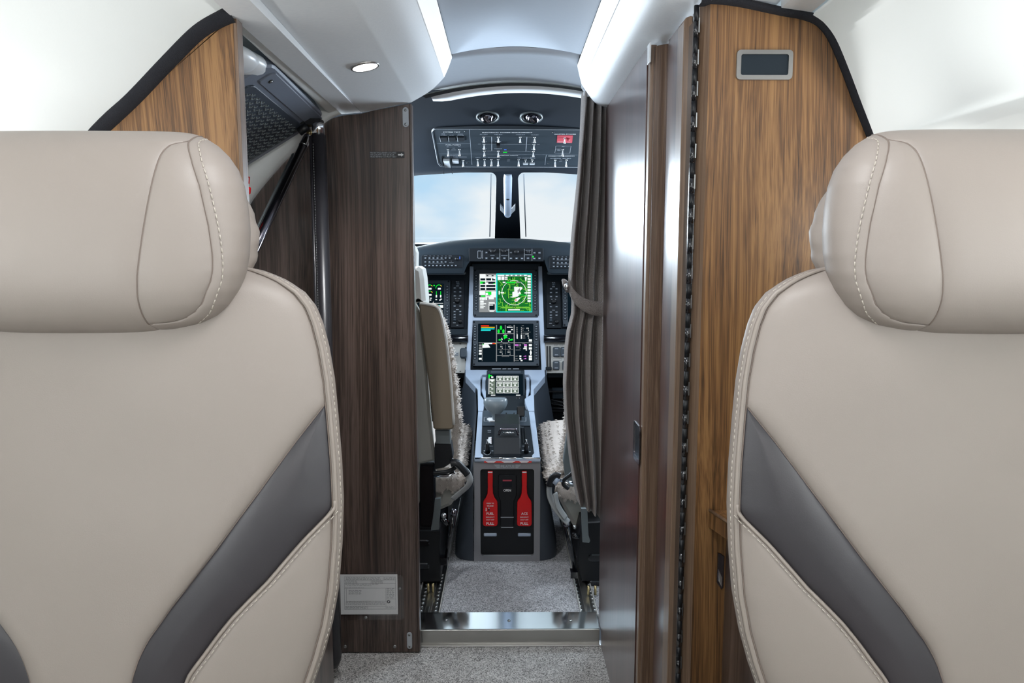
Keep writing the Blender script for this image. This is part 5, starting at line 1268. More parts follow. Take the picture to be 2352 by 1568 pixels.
# audio panels
def audio(x0, y0, x1, y1, lab):
    a0, b0, a1, b1 = pxr(IP, x0, y0, x1, y1, .004)
    t = thing('audio_panel', lab, 'control panel', IP.P(a0, b0, 0), 'radio panels beside the centre displays'); c = .004
    mb = MB(); mb.poly(IP, [(a0, b0), (a1, b0), (a1, b1), (a0, b1)], -.011, c, 'panel_black', inset=.001); mb.build('face_plate', t)
    kx = (x1 - x0) / 32.; cx = (x0 + x1) / 2; o = x0
    for X, Y in ((.31, .17), (.72, .17), (.31, .25), (.72, .25), (.31, .335), (.72, .335), (.30, .55), (.72, .55), (.30, .665), (.72, .665), (.30, .73), (.72, .73), (.30, .785)):
        button(IP, t, x0 + (x1 - x0) * X, y0 + (y1 - y0) * Y, .0125, .0085, c, leg=.0065)
    knob(IP, t, x0 + (x1 - x0) * .50, y0 + (y1 - y0) * .445, .0105, c, .018); knob(IP, t, x0 + (x1 - x0) * .72, y0 + (y1 - y0) * .875, .0095, c, .016); knob(IP, t, x0 + (x1 - x0) * .52, y0 + (y1 - y0) * .075, .0075, c, .008, 'panel_mid'); knob(IP, t, x0 + (x1 - x0) * .30, y0 + (y1 - y0) * .84, .006, c, .008, 'panel_mid')
    mb = MB()
    for X, Y, w in ((.5, .035, .014), (.5, .125, .012), (.5, .39, .022), (.5, .62, .012), (.25, .48, .007), (.27, .90, .012), (.5, .95, .008)): a, b = IP.hit(x0 + (x1 - x0) * X, y0 + (y1 - y0) * Y, c); mb.quad(IP, a - w / 2, b - .001, a + w / 2, b + .001, c + .0004, 'legend')
    mb.build('legend_marks', t)
audio(1035, 643, 1066, 752, 'black radio panel left of the centre screens')
audio(1256, 645, 1287, 753, 'black radio panel right of the centre screens, beside the curtain')
# ================================================================== CENTRE PEDESTAL
YR = 2.36; ZF = .040
t = thing('centre_pedestal', 'grey centre pedestal between the pilot seats with two red shut-off handles', 'pedestal', (0, YR, ZF)); TP = t
RF = WY(YR)                                     # rear face
zt_top = U(1166, 1060, YR).z
# deck: from the rear lip up to the break, then the slope up to the panel
D0 = U(1166, 1053, YR); D1 = U(1166, 945, 2.72)
DK = Fr(D0, (1, 0, 0), D1 - D0)
if DK.n.z < 0: DK = Fr(DK.o, DK.u, -DK.v)
D2 = U(1166, 848, 3.14)
DS = Fr(D1, (1, 0, 0), D2 - D1)
# silver deck rails (outer - inner lines measured)
def deckpoly(fr, pts, c0, c1, m, nm, par, ins=.002):
    mb = MB(); mb.poly(fr, [fr.hit(*p, c1) for p in pts], c0, c1, m, inset=ins); return mb.build(nm, par)
k = deckpoly(DK, [(1090, 1053), (1110, 1053), (1110, 1044), (1105.5, 1040), (1109, 945), (1098, 945)], -.02, .0, 'gunmetal', 'deck_rail', t)
k = deckpoly(DK, [(1241, 1053), (1222, 1053), (1222, 1044), (1226, 1040), (1214, 945), (1227.5, 945)], -.02, .0, 'gunmetal', 'deck_rail', t)
deckpoly(DK, [(1104, 1050), (1227, 1050), (1213, 940), (1108, 940)], -.03, -.003, 'panel_black', 'deck_board', t)
deckpoly(DK, [(1107, 977), (1218, 977), (1214, 942), (1110, 942)], -.004, .001, 'panel_mid', 'upper_control_plate', t, .001)
deckpoly(DS, [(1098, 943.5), (1110, 943.5), (1112, 918), (1104, 906), (1104, 866), (1108, 859), (1120, 859), (1120, 849), (1069, 849), (1069, 862), (1097, 893)], -.03, .002, 'gunmetal', 'slope_rail', t)
deckpoly(DS, [(1227.5, 943.5), (1214, 943.5), (1207, 925), (1205, 915), (1219, 906), (1219, 866), (1214, 859), (1204, 859), (1204, 849), (1251, 849), (1252, 862), (1226, 893)], -.03, .002, 'gunmetal', 'slope_rail', t)
deckpoly(DS, [(1100, 945), (1226, 945), (1222, 850), (1100, 850)], -.06, -.02, 'panel_black', 'slope_board', t)
# dark side skirts following the deck down to the floor, bulging at the rear foot
def side(s):
    xt = [(YR, DK.hit(1090 if s < 0 else 1241, 1053)[0]), (2.72, DK.hit(1098 if s < 0 else 1227.5, 945)[0]), (3.0, DS.hit(1097 if s < 0 else 1227, 880)[0] * 1.02), (3.14, U(1068 if s < 0 else 1254, 860, 3.14).x)]
    rows = []
    for i in range(15):
        y = YR + (3.14 - YR) * i / 14; x = interp(xt, y); zt = (D0.z + (D1.z - D0.z) * (y - YR) / (2.72 - YR)) if y < 2.72 else D1.z + (D2.z - D1.z) * (y - 2.72) / (3.14 - 2.72)
        fl = .064 if i > 0 else .0; r = []
        for j in range(9):
            q = j / 8; bulge = .066 * (math.sin(q * math.pi / 2) ** 1.3) 
            r.append(V((x + s * bulge, y + (.05 * q * q * 0 if i else 0), zt + (ZF - zt) * q)))
        rows.append(r)
    # rounded rear corner: from the frame edge outward and forward
    corner = []
    for a in range(7):
        th = a / 6 * math.pi / 2; r = []
        for j in range(9):
            q = j / 8; bulge = .066 * (math.sin(q * math.pi / 2) ** 1.3); x = interp(xt, YR)
            zt = D0.z
            r.append(V((x + s * bulge * math.sin(th), YR + .004 + .06 * q * (1 - math.cos(th)), zt + (ZF - zt) * q)))
        corner.append(r)
    mb = MB(); mb.grid(corner, 'pedestal_side'); 
    rows2 = [corner[-1]] + rows[1:]
    mb.grid(rows2, 'pedestal_side'); mb.build('side_skirt', t)
side(-1); side(1)
# rear frame and recessed cover
a0, b0, a1, b1 = pxr(RF, 1089, 1060, 1241, 1283); b0 = ZF
i0, j0, i1_, j1 = pxr(RF, 1104, 1077, 1227, 1281)
ou = [(a0 + .002, b0), (a1 - .002, b0), (a1, b1), (a0, b1)]
ou = []
inn = rrect(i0, j0 + .008, i1_, j1, .008, 5)
cx_, cy_ = (i0 + i1_) / 2, (j0 + j1) / 2
for a, b in inn:
    dx, dy = a - cx_, b - cy_; kk = min((a1 - cx_) / abs(dx) if dx else 9, ((b1 - cy_) / dy) if dy > 0 else ((b0 - cy_) / dy) if dy < 0 else 9); ou.append((cx_ + dx * kk, cy_ + dy * kk))
mb = MB(); mb.grid([[RF.P(a, b, 0) for a, b in ou], [RF.P(a, b, 0) for a, b in inn], [RF.P(a, b, -.012) for a, b in inn]], 'pedestal_frame', False, True)
n = len(ou)
for X, Y_ in ((a0, b0), (a1, b0), (a0, b1), (a1, b1)):
    j = min(range(n), key=lambda i: math.hypot(ou[i][0] - X, ou[i][1] - Y_))
    for i in ((j - 1) % n, j): mb.add([RF.P(*ou[i], 0), RF.P(*ou[(i + 1) % n], 0), RF.P(X, Y_, 0)], [(0, 1, 2)], 'pedestal_frame')
mb.build('rear_frame', t)
mb = MB(); mb.box(RF, i0 - .002, j0, i1_ + .002, j1 + .002, -.03, -.010, 'black_plastic'); cov = mb.build('rear_cover', t)
mb = MB(); mb.tube([RF.P(i0 + .010, j0 + .008, .0), RF.P(i1_ - .010, j0 + .008, .0)], .0012, 'grey_paint', 6); mb.build('cover_lip', cov)
# top lip: bright rounded edge
p0, p1 = U(1090, 1056, YR), U(1241, 1056, YR)
mb = MB(); mb.tube([p0, p1], .008, 'gunmetal', 16); mb.tube([p0 + V((.001, -.004, .006)), p1 + V((-.001, -.004, .006))], .0035, 'polished_steel', 10); mb.build('top_lip', t)
# orange strip with three pale patches, winged maker's emblem
mb = MB(); u0, v0, u1, v1 = pxr(RF, 1112, 1058, 1221, 1062.5, .008); mb.box(RF, u0, v0, u1, v1, .0, .0085, 'red_glow')
mb.build('orange_strip', t)
mb = MB()
for x0, x1 in ((1116, 1139), (1152, 1183), (1193, 1215)):
    u0, v0 = RF.hit(x0, 1062, .0085); u1, v1 = RF.hit(x1, 1058.4, .0085); w = u1 - u0
    mb.flat(RF, [(u0 + w * .2, v0), (u1 - w * .2, v0), (u1, v1 - .0015), (u1, v1), (u0, v1), (u0, v1 - .0015)], .0089, 'white_paint')
mb.build('strip_patches', t)
mb = MB(); e = lambda x, y: RF.hit(x, y, .001)
for i in range(4):
    y0, y1 = 1066.5 + i * 2.15, 1068.0 + i * 2.15; ins = i * 2.1
    for xa, xb in ((1134 + ins, 1148), (1184, 1197 - ins)): mb.flat(RF, [e(xa, y0), e(xb, y0), e(xb, y1), e(xa + 1, y1)] if xa < 1150 else [e(xa, y0), e(xb, y0), e(xb - 1, y1), e(xa, y1)], .001, 'grey_paint')
u, v_ = e(1166, 1070.8); mb.text(RF, 'PILATUS', u, v_, .0125, .0012, 'grey_paint', 'c', .02, 1.0); mb.build('emblem', t)
# red handles
def redh(xc, lab, lines, marks):
    f = RF; s_ = [(xc - 5.5, 1083), (xc + 5.5, 1083), (xc + 5.8, 1100), (xc + 5.4, 1118), (xc + 6.5, 1135), (xc + 10, 1144), (xc + 15.2, 1151), (xc + 16.5, 1155), (xc + 17, 1203), (xc + 15, 1207), (xc + 12, 1208.5), (xc - 12, 1208.5), (xc - 15, 1207), (xc - 17, 1203), (xc - 16.5, 1155), (xc - 15.2, 1151), (xc - 10, 1144), (xc - 6.5, 1135), (xc - 5.4, 1118), (xc - 5.8, 1100)]
    mb = MB(); mb.poly(f, [f.hit(p[0], p[1], .012) for p in s_], .002, .012, 'red_paint', inset=.0012); h = mb.build('shut_off_handle', t); h['label'] = lab
    mb = MB(); u0, v0, u1, v1 = pxr(f, xc - 5, 1083, xc + 5, 1086, .013); mb.quad(f, u0, v0, u1, v1, .0124, 'white_paint')
    for b_, y, sz in lines: u, v = f.hit(xc, y, .012); mb.text(f, b_, u, v, sz, .0124, 'white_paint', 'c', .02, 1.0)
    if marks:
        u, v = f.hit(xc - 9.5, 1169, .012); mb.box(f, u - .0012, v - .004, u + .0012, v + .005, .012, .0124, 'white_paint'); mb.flat(f, [(u - .0028, v - .004), (u + .0028, v - .004), (u, v - .0075)], .0124, 'white_paint')
        u, v = f.hit(xc - 3, 1169, .012); mb.box(f, u - .0018, v - .006, u + .0018, v + .006, .012, .0135, 'black_plastic'); mb.cyl(f, u, v + .004, .0018, .0135, .0145, 'white_paint', 8)
    mb.build('lettering', h)
    mb = MB(); g = rrect(*pxr(f, xc - 20, 1078, xc + 20, 1212), .01, 3)
    u0, v0, u1, v1 = pxr(f, xc - 15, 1226, xc + 15, 1233, 0); mb.poly(f, rrect(u0, v0, u1, v1, .003, 2), -.0095, -.004, 'gunmetal', inset=.002); mb.build('finger_step', cov)
redh(1126, 'red fuel shut-off handle', (('PRESS TO', 1155.5, .0058), ('RELEASE', 1161.5, .0058), ('FUEL', 1179, .0115), ('EMERGENCY', 1187.3, .0050), ('SHUT OFF', 1193.2, .0058), ('PULL', 1202, .0120)), True)
redh(1204.5, 'red ACS shut-off handle', (('ACS', 1179, .0115), ('EMERGENCY', 1187.3, .0050), ('SHUT OFF', 1193.2, .0058), ('PULL', 1202, .0120)), False)
# open flap between the handles
s_ = [(1144.5, 1094), (1147, 1091.5), (1183, 1091.5), (1186, 1094), (1186, 1138), (1184, 1144), (1180.5, 1150), (1180, 1209), (1178, 1211), (1152, 1211), (1150, 1209), (1149.5, 1150), (1146, 1144), (1144.5, 1138)]
mb = MB(); mb.poly(RF, [RF.hit(*p) for p in s_], -.011, -.002, 'black_plastic', inset=.0015); fl = mb.build('gear_flap', cov)
mb = MB(); u0, v0, u1, v1 = pxr(RF, 1154, 1101, 1176, 1119, 0); mb.poly(RF, rrect(u0, v0, u1, v1, .002, 2), -.0022, -.0015, 'panel_black'); mb.quad(RF, u0 + .001, v1 - .006, u1 - .001, v1 - .001, -.0012, 'red_plate'); mb.build('finger_window', cov); mb = MB()
u, v = RF.hit(1165, 1126, 0); mb.text(RF, 'OPEN', u, v, .0115, -.0012, 'white_paint', 'c', .03, .85)
u0, v0, u1, v1 = pxr(RF, 1150, 1187, 1180, 1188.8, 0); mb.quad(RF, u0, v0, u1, v1, -.0012, 'grey_paint'); u0, v0, u1, v1 = pxr(RF, 1151, 1210, 1179, 1212, 0); mb.quad(RF, u0, v0, u1, v1, -.001, 'grey_paint'); mb.build('lettering', cov)
# power lever, quadrant housing, latch
HS = U(1135, 1048, 2.38)
HB = [(.0, 0), (.05, .0), (.14, .0)]
mb = MB(); x0, x1 = U(1135, 1048, 2.38).x, U(1196, 1048, 2.38).x
pr = [(2.375, D0.z - .01), (2.375, D0.z + .012), (2.42, D0.z + .055), (2.50, D0.z + .085), (2.60, D0.z + .098), (2.66, D0.z + .080), (2.66, D0.z + .04)]
SD = Fr((0, 0, 0), (0, 1, 0), (0, 0, 1))       # n = +x
mb.poly(SD, pr, x0, x1, 'black_plastic', inset=.004); mb.build('quadrant_housing', t)
p0 = U(1168, 989, 2.44); mb = MB(); L_ = .020
for c_, w_, r_ in (((0, 0, .002), .033, .0042),):
    mb.tube(spline([p0 + V((-.033, .0, -.012)), p0 + V((-.026, 0, .004)), p0 + V((-.014, 0, .006)), p0 + V((.014, 0, .006)), p0 + V((.026, 0, .004)), p0 + V((.033, 0, -.012))], 5), .0045, 'strut_metal', 10)
mb.tube([p0 + V((-.02, -.004, -.006)), p0 + V((.02, -.004, -.006))], .004, 'chrome', 10); mb.build('friction_latch', t)
k0 = U(1138, 932, 2.66)
KF = Fr(k0, (1, 0, 0), V((0, .35, 1)))
def kp(px, py, c=0): return KF.hit(px, py, c)
rows = []
for y, w, d in ((912.5, 20, .004), (914, 24, .013), (918, 26.5, .020), (926, 26.5, .024), (934, 24, .024), (941, 19.5, .021), (947, 14, .017), (952, 9.5, .013), (958, 7, .011), (968, 6, .010), (985, 6.5, .010), (1004, 8, .010)):
    a_, b_ = kp(1138, y); w_ = w / 1680 * 2.8
    rows.append([KF.P(a_ + w_ * (abs(math.cos(q * math.pi / 12)) ** .75) * (1 if math.cos(q * math.pi / 12) > 0 else -1), b_, d * (abs(math.sin(q * math.pi / 12)) ** .8) * (1 if math.sin(q * math.pi / 12) > 0 else -1)) for q in range(24)])
mb = MB(); mb.grid(rows, 'lever_grey', True, True); mb.add(rows[0], [tuple(range(24))], 'lever_grey'); mb.build('power_lever', t)
# flap lever on the right with its slot
f0 = U(1197, 940, 2.66); mb = MB(); g = Fr(f0, (1, 0, 0), V((0, .3, 1))); a0, b0, a1, b1 = pxr(g, 1187, 933, 1205, 957); mb.poly(g, rrect(a0, b0, a1, b1, .004, 2), 0, .014, 'black_plastic', inset=.003)
mb.tube([g.at(1196, 957, .005), g.at(1198, 985, -.01)], .0032, 'black_plastic', 8); mb.build('flap_lever', t)
mb = MB()
def dl(x0, y0, x1, y1, w, m='legend'): mb.line(DK, DK.hit(x0, y0, .0015), DK.hit(x1, y1, .0015), w, .0015, m)
def dt(s, x, y, h): a, b = DK.hit(x, y, .0015); mb.text(DK, s, a, b, h, .0015, 'legend', 'c', .02)
for q in ((1112, 958, 1124, 958), (1112, 958, 1112, 967), (1112, 967, 1123, 967), (1193.5, 958, 1193.5, 967), (1193.5, 967, 1208, 967), (1208, 967, 1208, 958)): dl(*q, .0013)
dl(1183, 950, 1184.5, 976, .002); dl(1192, 980, 1203, 980.5, .0016); dl(1169, 966, 1178, 966, .004); dl(1166, 972, 1179, 972, .002); dl(1170, 957, 1175, 957, .002); dl(1120, 988, 1128, 988, .0025); dl(1120, 992, 1128, 992, .0025); dl(1113, 1024, 1132, 1024, .0018); dl(1111, 1035, 1116, 1035, .004); dl(1129, 1035, 1133, 1035, .003); dl(1200, 1024, 1205, 1024, .002); dl(1199, 1034, 1205, 1034, .005); dl(1215, 1037, 1219, 1037, .004); dl(1212, 1026, 1215, 1026, .003)
for i in range(12):
    q = math.pi * (1.05 + .9 * i / 11); q2 = math.pi * (1.05 + .9 * (i + .7) / 11); dl(1119 + 8 * math.cos(q), 1038 - 6 * math.sin(q), 1119 + 8 * math.cos(q2), 1038 - 6 * math.sin(q2), .0016)
mb.build('deck_legends', t)
mb = MB(); a, b = DK.hit(1126, 961, .001); mb.poly(DK, [DK.hit(x, y, .004) for x, y in ((1118, 962), (1123, 959.5), (1151, 959.5), (1157, 962), (1150, 967), (1125, 967))], 0, .006, 'white_paint', inset=.001); mb.build('trim_rocker', t)
mb = MB(); mb.poly(DK, [DK.hit(x, y, .001) for x, y in ((1122, 1004), (1129, 1003), (1129, 1019), (1120, 1016))], 0, .0012, 'white_paint')
for y in (1007, 1011, 1015): mb.line(DK, DK.hit(1126, y, .001), DK.hit(1129, y, .001), .002, .0016, 'red_plate')
mb.build('flap_scale', t)
for x in (1119.5, 1209):
    mb = MB(); f = Fr(DK.at(x, 1038, 0), DK.u, DK.v); mb.tube([f.P(0, 0, 0), f.P(0, 0, .014), f.P(0, .002, .028), f.P(0, .004, .034)], .007, 'black_plastic', 14, rad=[.0085, .0075, .0065, .004]); mb.tube([f.P(0, .004, .034), f.P(0, .006, .044)], .0022, 'chrome', 8); mb.build('trim_knob', t)
mb = MB()
for x0, x1 in ((1199, 1201), (1205, 1207.5)): mb.poly(DK, [DK.hit(x0 - .5, 982, 0), DK.hit(x1 - .5, 982, 0), DK.hit(x1 + 2.5, 1018, 0), DK.hit(x0 + 2.5, 1018, 0)], 0, .0012, 'black_plastic')
mb.build('lever_slot', t)
for x in (1163, 1181):
    mb = MB(); mb.poly(DK, [DK.hit(x - 1.5, 950, .003), DK.hit(x + 1.5, 950, .003), DK.hit(x + 1.5, 959, .003), DK.hit(x - 1.5, 959, .003)], .001, .008, 'black_plastic', inset=.001); mb.build('guard_tab', t)
# touch controller with its cheeks
TC = Fr(U(1162, 922, 2.90), (1, 0, 0), U(1162, 852, 3.00) - U(1162, 922, 2.90)); _IP = IP
tt = thing('touch_controller', 'touch screen with nine white icon tiles and a small knob on the pedestal slope', 'touch screen', TC.P(0, 0, 0))
a0, b0, a1, b1 = pxr(TC, 1118, 926, 1206, 850, .004); b0, b1 = min(b0, b1), max(b0, b1)
mb = MB(); mb.poly(TC, [(a0, b0), (a1, b0), (a1 + .002, b0 + .02), (a1, b1), (a0, b1), (a0 - .002, b0 + .02)], -.05, .004, 'panel_dark', inset=.002); mb.build('housing', tt)
a0, b0, a1, b1 = pxr(TC, 1121.5, 912.5, 1202, 859, .004)
mb = MB(); mb.quad(TC, a0, b0, a1, b1, .0044, 'lit_black'); sc = mb.build('screen', tt)
mb = MB(); TZ = lambda X, Y: (1060 + X * .13393, 850 + Y * .13393)
def tr_(x0, y0, x1, y1, c, m): p = TC.hit(*TZ(x0, y1), .005); q = TC.hit(*TZ(x1, y0), .005); mb.quad(TC, p[0], p[1], q[0], q[1], .0046 + c * .0002, m)
tr_(460, 70, 485, 135, 0, 'lit_green'); tr_(485, 85, 525, 100, 0, 'lit_green'); tr_(463, 140, 480, 410, 0, 'lit_white'); tr_(482, 145, 582, 410, 0, 'lit_sage'); tr_(510, 105, 545, 130, 1, 'lit_white'); tr_(485, 155, 565, 180, 1, 'lit_white'); tr_(510, 180, 545, 195, 1, 'lit_white')
for y in (222, 292, 360): tr_(482, y - 5, 515, y + 6, 1, 'lit_white'); p = TC.hit(*TZ(527, y + 27), .005); mb.ring(TC, p[0], p[1], .0022, .0040, .0048, .005, 'lit_white', 12)
for i in range(3):
    for j in range(3):
        x, y = 600 + i * 128, 95 + j * 103; tr_(x, y, x + 122, y + 92, 1, 'lit_white'); tr_(x + 9, y + 8, x + 113, y + 84, 2, 'lit_sage'); tr_(x + 20, y + 17, x + 102, y + 30, 3, 'lit_white')
        p = TC.hit(*TZ(x + 62, y + 58), .005); mb.cyl(TC, p[0], p[1], .0042, .0050, .0053, 'lit_white', 12)
for x in (505, 935):
    tr_(x, 418, x + 75, 434, 0, 'lit_white'); tr_(x + 30, 445, x + 50, 465, 1, 'lit_green')
    for q in (8, 68): p = TC.hit(*TZ(x + q, 458), .005); mb.cyl(TC, p[0], p[1], .0028, .0046, .0050, 'lit_white', 10)
for x0, x1 in ((622, 690), (712, 798), (828, 876)): tr_(x0, 455, x1, 472, 0, 'lit_white')
mb.build('icon_tiles', sc)
mb = MB(); a, b = TC.hit(1190, 919, .004); mb.ring(TC, a, b, .011, .013, .004, .006, 'grey_paint', 20); mb.cyl(TC, a, b, .0095, .004, .020, 'black_plastic', 20, r1=.008, bev=.002); mb.build('knob', tt)
mb = MB(); a0, b0, a1, b1 = pxr(TC, 1128, 856, 1196, 851, .005); mb.quad(TC, a0, min(b0, b1), a1, max(b0, b1), .0044, 'panel_mid'); 
for x0, x1 in ((1130, 1151), (1154, 1163), (1166, 1174), (1178, 1192)):
    p = IP.hit(x0, 847, .004); q = IP.hit(x1, 847, .004); mb.line(IP, p, q, .0035, .006, 'legend')
mb.build('top_legend', tt)
for s, x0, x1 in ((-1, 1105.5, 1116), (1, 1208, 1217.5)):
    mb = MB(); mb.poly(DS, [DS.hit(x, y, .001) for x, y in (((x0 + 2), 862), (x1, 862), (x1, 905), (x1 - 2, 912), (x0, 892))] if s < 0 else [DS.hit(x, y, .001) for x, y in ((x0, 862), (x1 - 1, 862), (x1, 892), (x0 + 2, 912), (x0, 905))], -.015, -.006, 'gunmetal', inset=.003); mb.build('finger_recess', tt)

# dark side consoles under the switch boards
for s, lab in ((-1, 'dark wiring bay under the left switch board, behind the pilot seat'), (1, 'dark wiring bay under the right switch board, beside the curtain')):
    t = thing('side_console', lab, 'console', (s * .35, 3.2, .3))
    mb = MB(); x0, x1 = sorted((s * .185, s * .62)); y = 3.22
    mb.wbox(x0, x1, y, y + .02, ZF, U(1162, 950, y).z, 'panel_black'); mb.wbox(x0, x1, y - .02, y + .02, U(1162, 865, y).z, U(1162, 860, y).z + .012, 'panel_dark'); mb.build('back_board', t)
    mb = MB()
    for k_, py in enumerate((898, 924, 942)):
        z = U(1162, py, y - .03).z; mb.wbox(x0, x1, y - .06, y, z, z + .006, 'black_plastic')
    mb.wbox(x0 if s < 0 else x0 + .02, x1, y - .05, y, U(1162, 905, y).z - .01, U(1162, 890, y).z, 'panel_dark'); mb.build('shelf', t)
    mb = MB()
    for k_ in range(3):
        z = U(1162, 925 + k_ * 9, y - .08).z
        mb.tube(spline([V((s * .20, y - .07, z + .01)), V((s * .26, y - .09, z + .004 * k_)), V((s * .32, y - .08, z - .02)), V((s * .45, y - .06, z - .03))], 5), .004, 'black_plastic', 8)
    mb.build('cable', t)

# ================================================================== PILOT SEATS
def fluff(mb, pts, nrm, n, L=.011, r=.0016, seed=1):
    rnd = random.Random(seed)
    for _ in range(n):
        i = rnd.randrange(len(pts)); p = pts[i]; nn = nrm[i]
        d = (nn + V((rnd.uniform(-1, 1), rnd.uniform(-1, 1), rnd.uniform(-1, 1))) * .6).normalized() * L * rnd.uniform(.6, 1.15)
        o = p + V((rnd.uniform(-1, 1), rnd.uniform(-1, 1), rnd.uniform(-1, 1))) * .003 - nn * .002
        sd = d.orthogonal().normalized() * r; s2 = d.cross(sd).normalized() * r
        k = len(mb.v); mb.add([o + sd, o - sd * .5 + s2 * .87, o - sd * .5 - s2 * .87, o + d], [(0, 1, 3), (1, 2, 3), (2, 0, 3)], 'fleece', True)
def blob(path, w, h, n=18, m=14):        # soft padded sweep: path of points, half width (x), half thickness
    rows = []; pts = spline(path, n); N = len(pts)
    for i, p in enumerate(pts):
        d = (pts[min(i + 1, N - 1)] - pts[max(i - 1, 0)]).normalized(); up = V((1, 0, 0)).cross(d).normalized(); e = min(i, N - 1 - i) / 3.; e = min(1, (e + .12)) ** .5
        rows.append([p + V((1, 0, 0)) * (w * (abs(math.cos(q)) ** .5) * (1 if math.cos(q) > 0 else -1)) * (.9 + .1 * e) + up * (h * e * (abs(math.sin(q)) ** .7) * (1 if math.sin(q) > 0 else -1)) for q in [2 * math.pi * j / m for j in range(m)]])
    return rows
def sheep(name, parent, rows, seed, nt_=1500, L=.011):
    mb = MB(); R2 = []
    for r in rows: R2.append([p + V((noise.noise(p * 55), noise.noise(p * 55 + V((9, 0, 0))), noise.noise(p * 55 + V((0, 9, 0))))) * .005 for p in r])
    mb.grid(R2, 'sheepskin', True, True); mb.add(R2[0], [tuple(range(len(R2[0])))], 'sheepskin'); mb.add(R2[-1], [tuple(range(len(R2[0])))[::-1]], 'sheepskin')
    o = mb.build(name, parent)
    pts, nr = [], []
    for r in R2:
        c = sum(r, V((0, 0, 0))) / len(r)
        for j, p in enumerate(r):
            q = (p + r[(j + 1) % len(r)]) / 2
            for z_ in (p, q): pts.append(z_); nr.append((z_ - c).normalized())
    mb = MB(); fluff(mb, pts, nr, nt_, L, .0022, seed); mb.build('wool', o); return o
def prism(pxs, y, thk, mt, ins=.006, c=0):   # upright part whose rear outline was measured at distance y
    f = WY(y); mb = MB(); mb.poly(f, [f.hit(*p) for p in pxs], -thk, c, mt, inset=ins); return mb
def pilot_seat(s, lab):
    t = thing('pilot_seat', lab, 'seat', (s * .34, 2.4, ZF), 'pilot seats'); return t
t = pilot_seat(-1, 'pale leather pilot seat with tan armrest folded up, left of the pedestal')
def curve_poly(pts, n=5): return [(p.x, p.y) for p in spline([V((a, b)) for a, b in pts], n)]
# upright back shell, mostly hidden by the bulkhead
prism([(800, 720), (935, 686), (952, 694), (962, 712), (970, 760), (980, 850), (988, 950), (994, 1010), (998, 1058), (975, 1064), (962, 1066), (962, 1158), (957, 1163), (948, 1156), (800, 1150)], 2.16, .030, 'shell_grey', .008).build('back_shell', t)
prism([(870, 640), (905, 560), (930, 552), (950, 566), (955, 580), (954, 650), (945, 684), (880, 690)], 2.24, .08, 'pale_leather', .02).build('headrest', t)
prism([(946, 612), (960, 612), (969, 618), (973, 640), (977, 690), (977, 700), (962, 694), (950, 700), (946, 700)], 2.19, .11, 'pale_leather', .012).build('headrest_wing', t)
o = prism([(962, 700), (965, 695), (1000, 701), (1008, 706), (1015, 725), (1025, 780), (1034, 860), (1040, 930), (1043, 978), (1041, 984), (1034, 987), (1000, 987), (995, 983), (990, 930), (978, 830), (966, 740)], 2.13, .045, 'tan_leather', .005).build('armrest', t); o['label'] = 'tan leather armrest folded upright'
mb = MB(); f = WY(2.128)
mb.tube([f.at(*p) for p in curve_poly([(964, 697), (975, 698), (998, 703), (1008, 712), (1016, 735), (1026, 790), (1035, 870), (1042, 975)])], .0035, 'pale_leather', 8); mb.build('armrest_piping', t)
prism([(999, 988), (1033, 988), (1035, 1020), (1001, 1019)], 2.15, .03, 'bracket_grey', .002).build('hinge_plate', t)
prism([(998, 1019), (1036, 1019), (1040, 1050), (1038, 1062), (1020, 1074), (998, 1078)], 2.15, .05, 'black_plastic', .003).build('hinge_housing', t)
# sheepskin on the backrest edge and on the seat
sheep('sheepskin_back', t, blob([U(984, 700, 2.25), U(1012, 745, 2.26), U(1027, 800, 2.27), U(1036, 860, 2.27), U(1044, 930, 2.28), U(1048, 985, 2.30), U(1040, 1060, 2.30)], .016, .03), 5, 2200, .010)
def cush(xa, xb, y0, y1, z0, z1): 
    f = Fr(((xa + xb) / 2, 0, 0), (0, 1, 0), (0, 0, 1)); return blob([V(((xa + xb) / 2, y0, z0)), V(((xa + xb) / 2, (y0 + y1) / 2, (z0 + z1) / 2)), V(((xa + xb) / 2, y1, z1))], (xb - xa) / 2, .04)
zc0 = U(1060, 1062, 2.42).z - .01; zc1 = U(1060, 975, 2.80).z - .02
xa = U(1078, 1000, 2.62).x
sheep('sheepskin_seat', t, cush(xa - .40, xa, 2.36, 2.80, zc0, zc1), 8, 3800, .010)
# lower front flap of fleece and the leather under it
sheep('sheepskin_flap', t, blob([U(940, 1108, 2.22), U(1000, 1106, 2.22), U(1040, 1104, 2.23), U(1071, 1104, 2.24)], .0, .025, 8, 14) if False else [[U(x, y, 2.25) + V((0, dy, 0)) for x, y, dy in ((X, 1086, .00), (X, 1096, -.022), (X, yb - 6, -.020), (X, yb, .0), (X, yb - 4, .03), (X, 1090, .03))] for X, yb in ((930, 1128), (960, 1130), (1000, 1128), (1015, 1132), (1027, 1121), (1040, 1131), (1054, 1124), (1066, 1114), (1070, 1104))], 3, 900, .009)
prism([(990, 1108), (1062, 1108), (1056, 1128), (1045, 1148), (1035, 1162), (1012, 1172), (990, 1172)], 2.27, .05, 'shell_grey', .012).build('seat_base_cover', t)
prism([(800, 1064), (965, 1064), (966, 1062), (996, 1062), (999, 1068), (1000, 1155), (1000, 1214), (992, 1222), (992, 1300), (800, 1300)], 2.19, .03, 'black_plastic', .004).build('frame_plate', t)
mb = MB(); f = WY(2.186); a0, b0, a1, b1 = pxr(f, 964, 1068, 998, 1210); mb.poly(f, rrect(a0, b0, a1, b1, .006, 3), -.012, .0, 'black_gloss', inset=.004); mb.build('frame_cover', t)
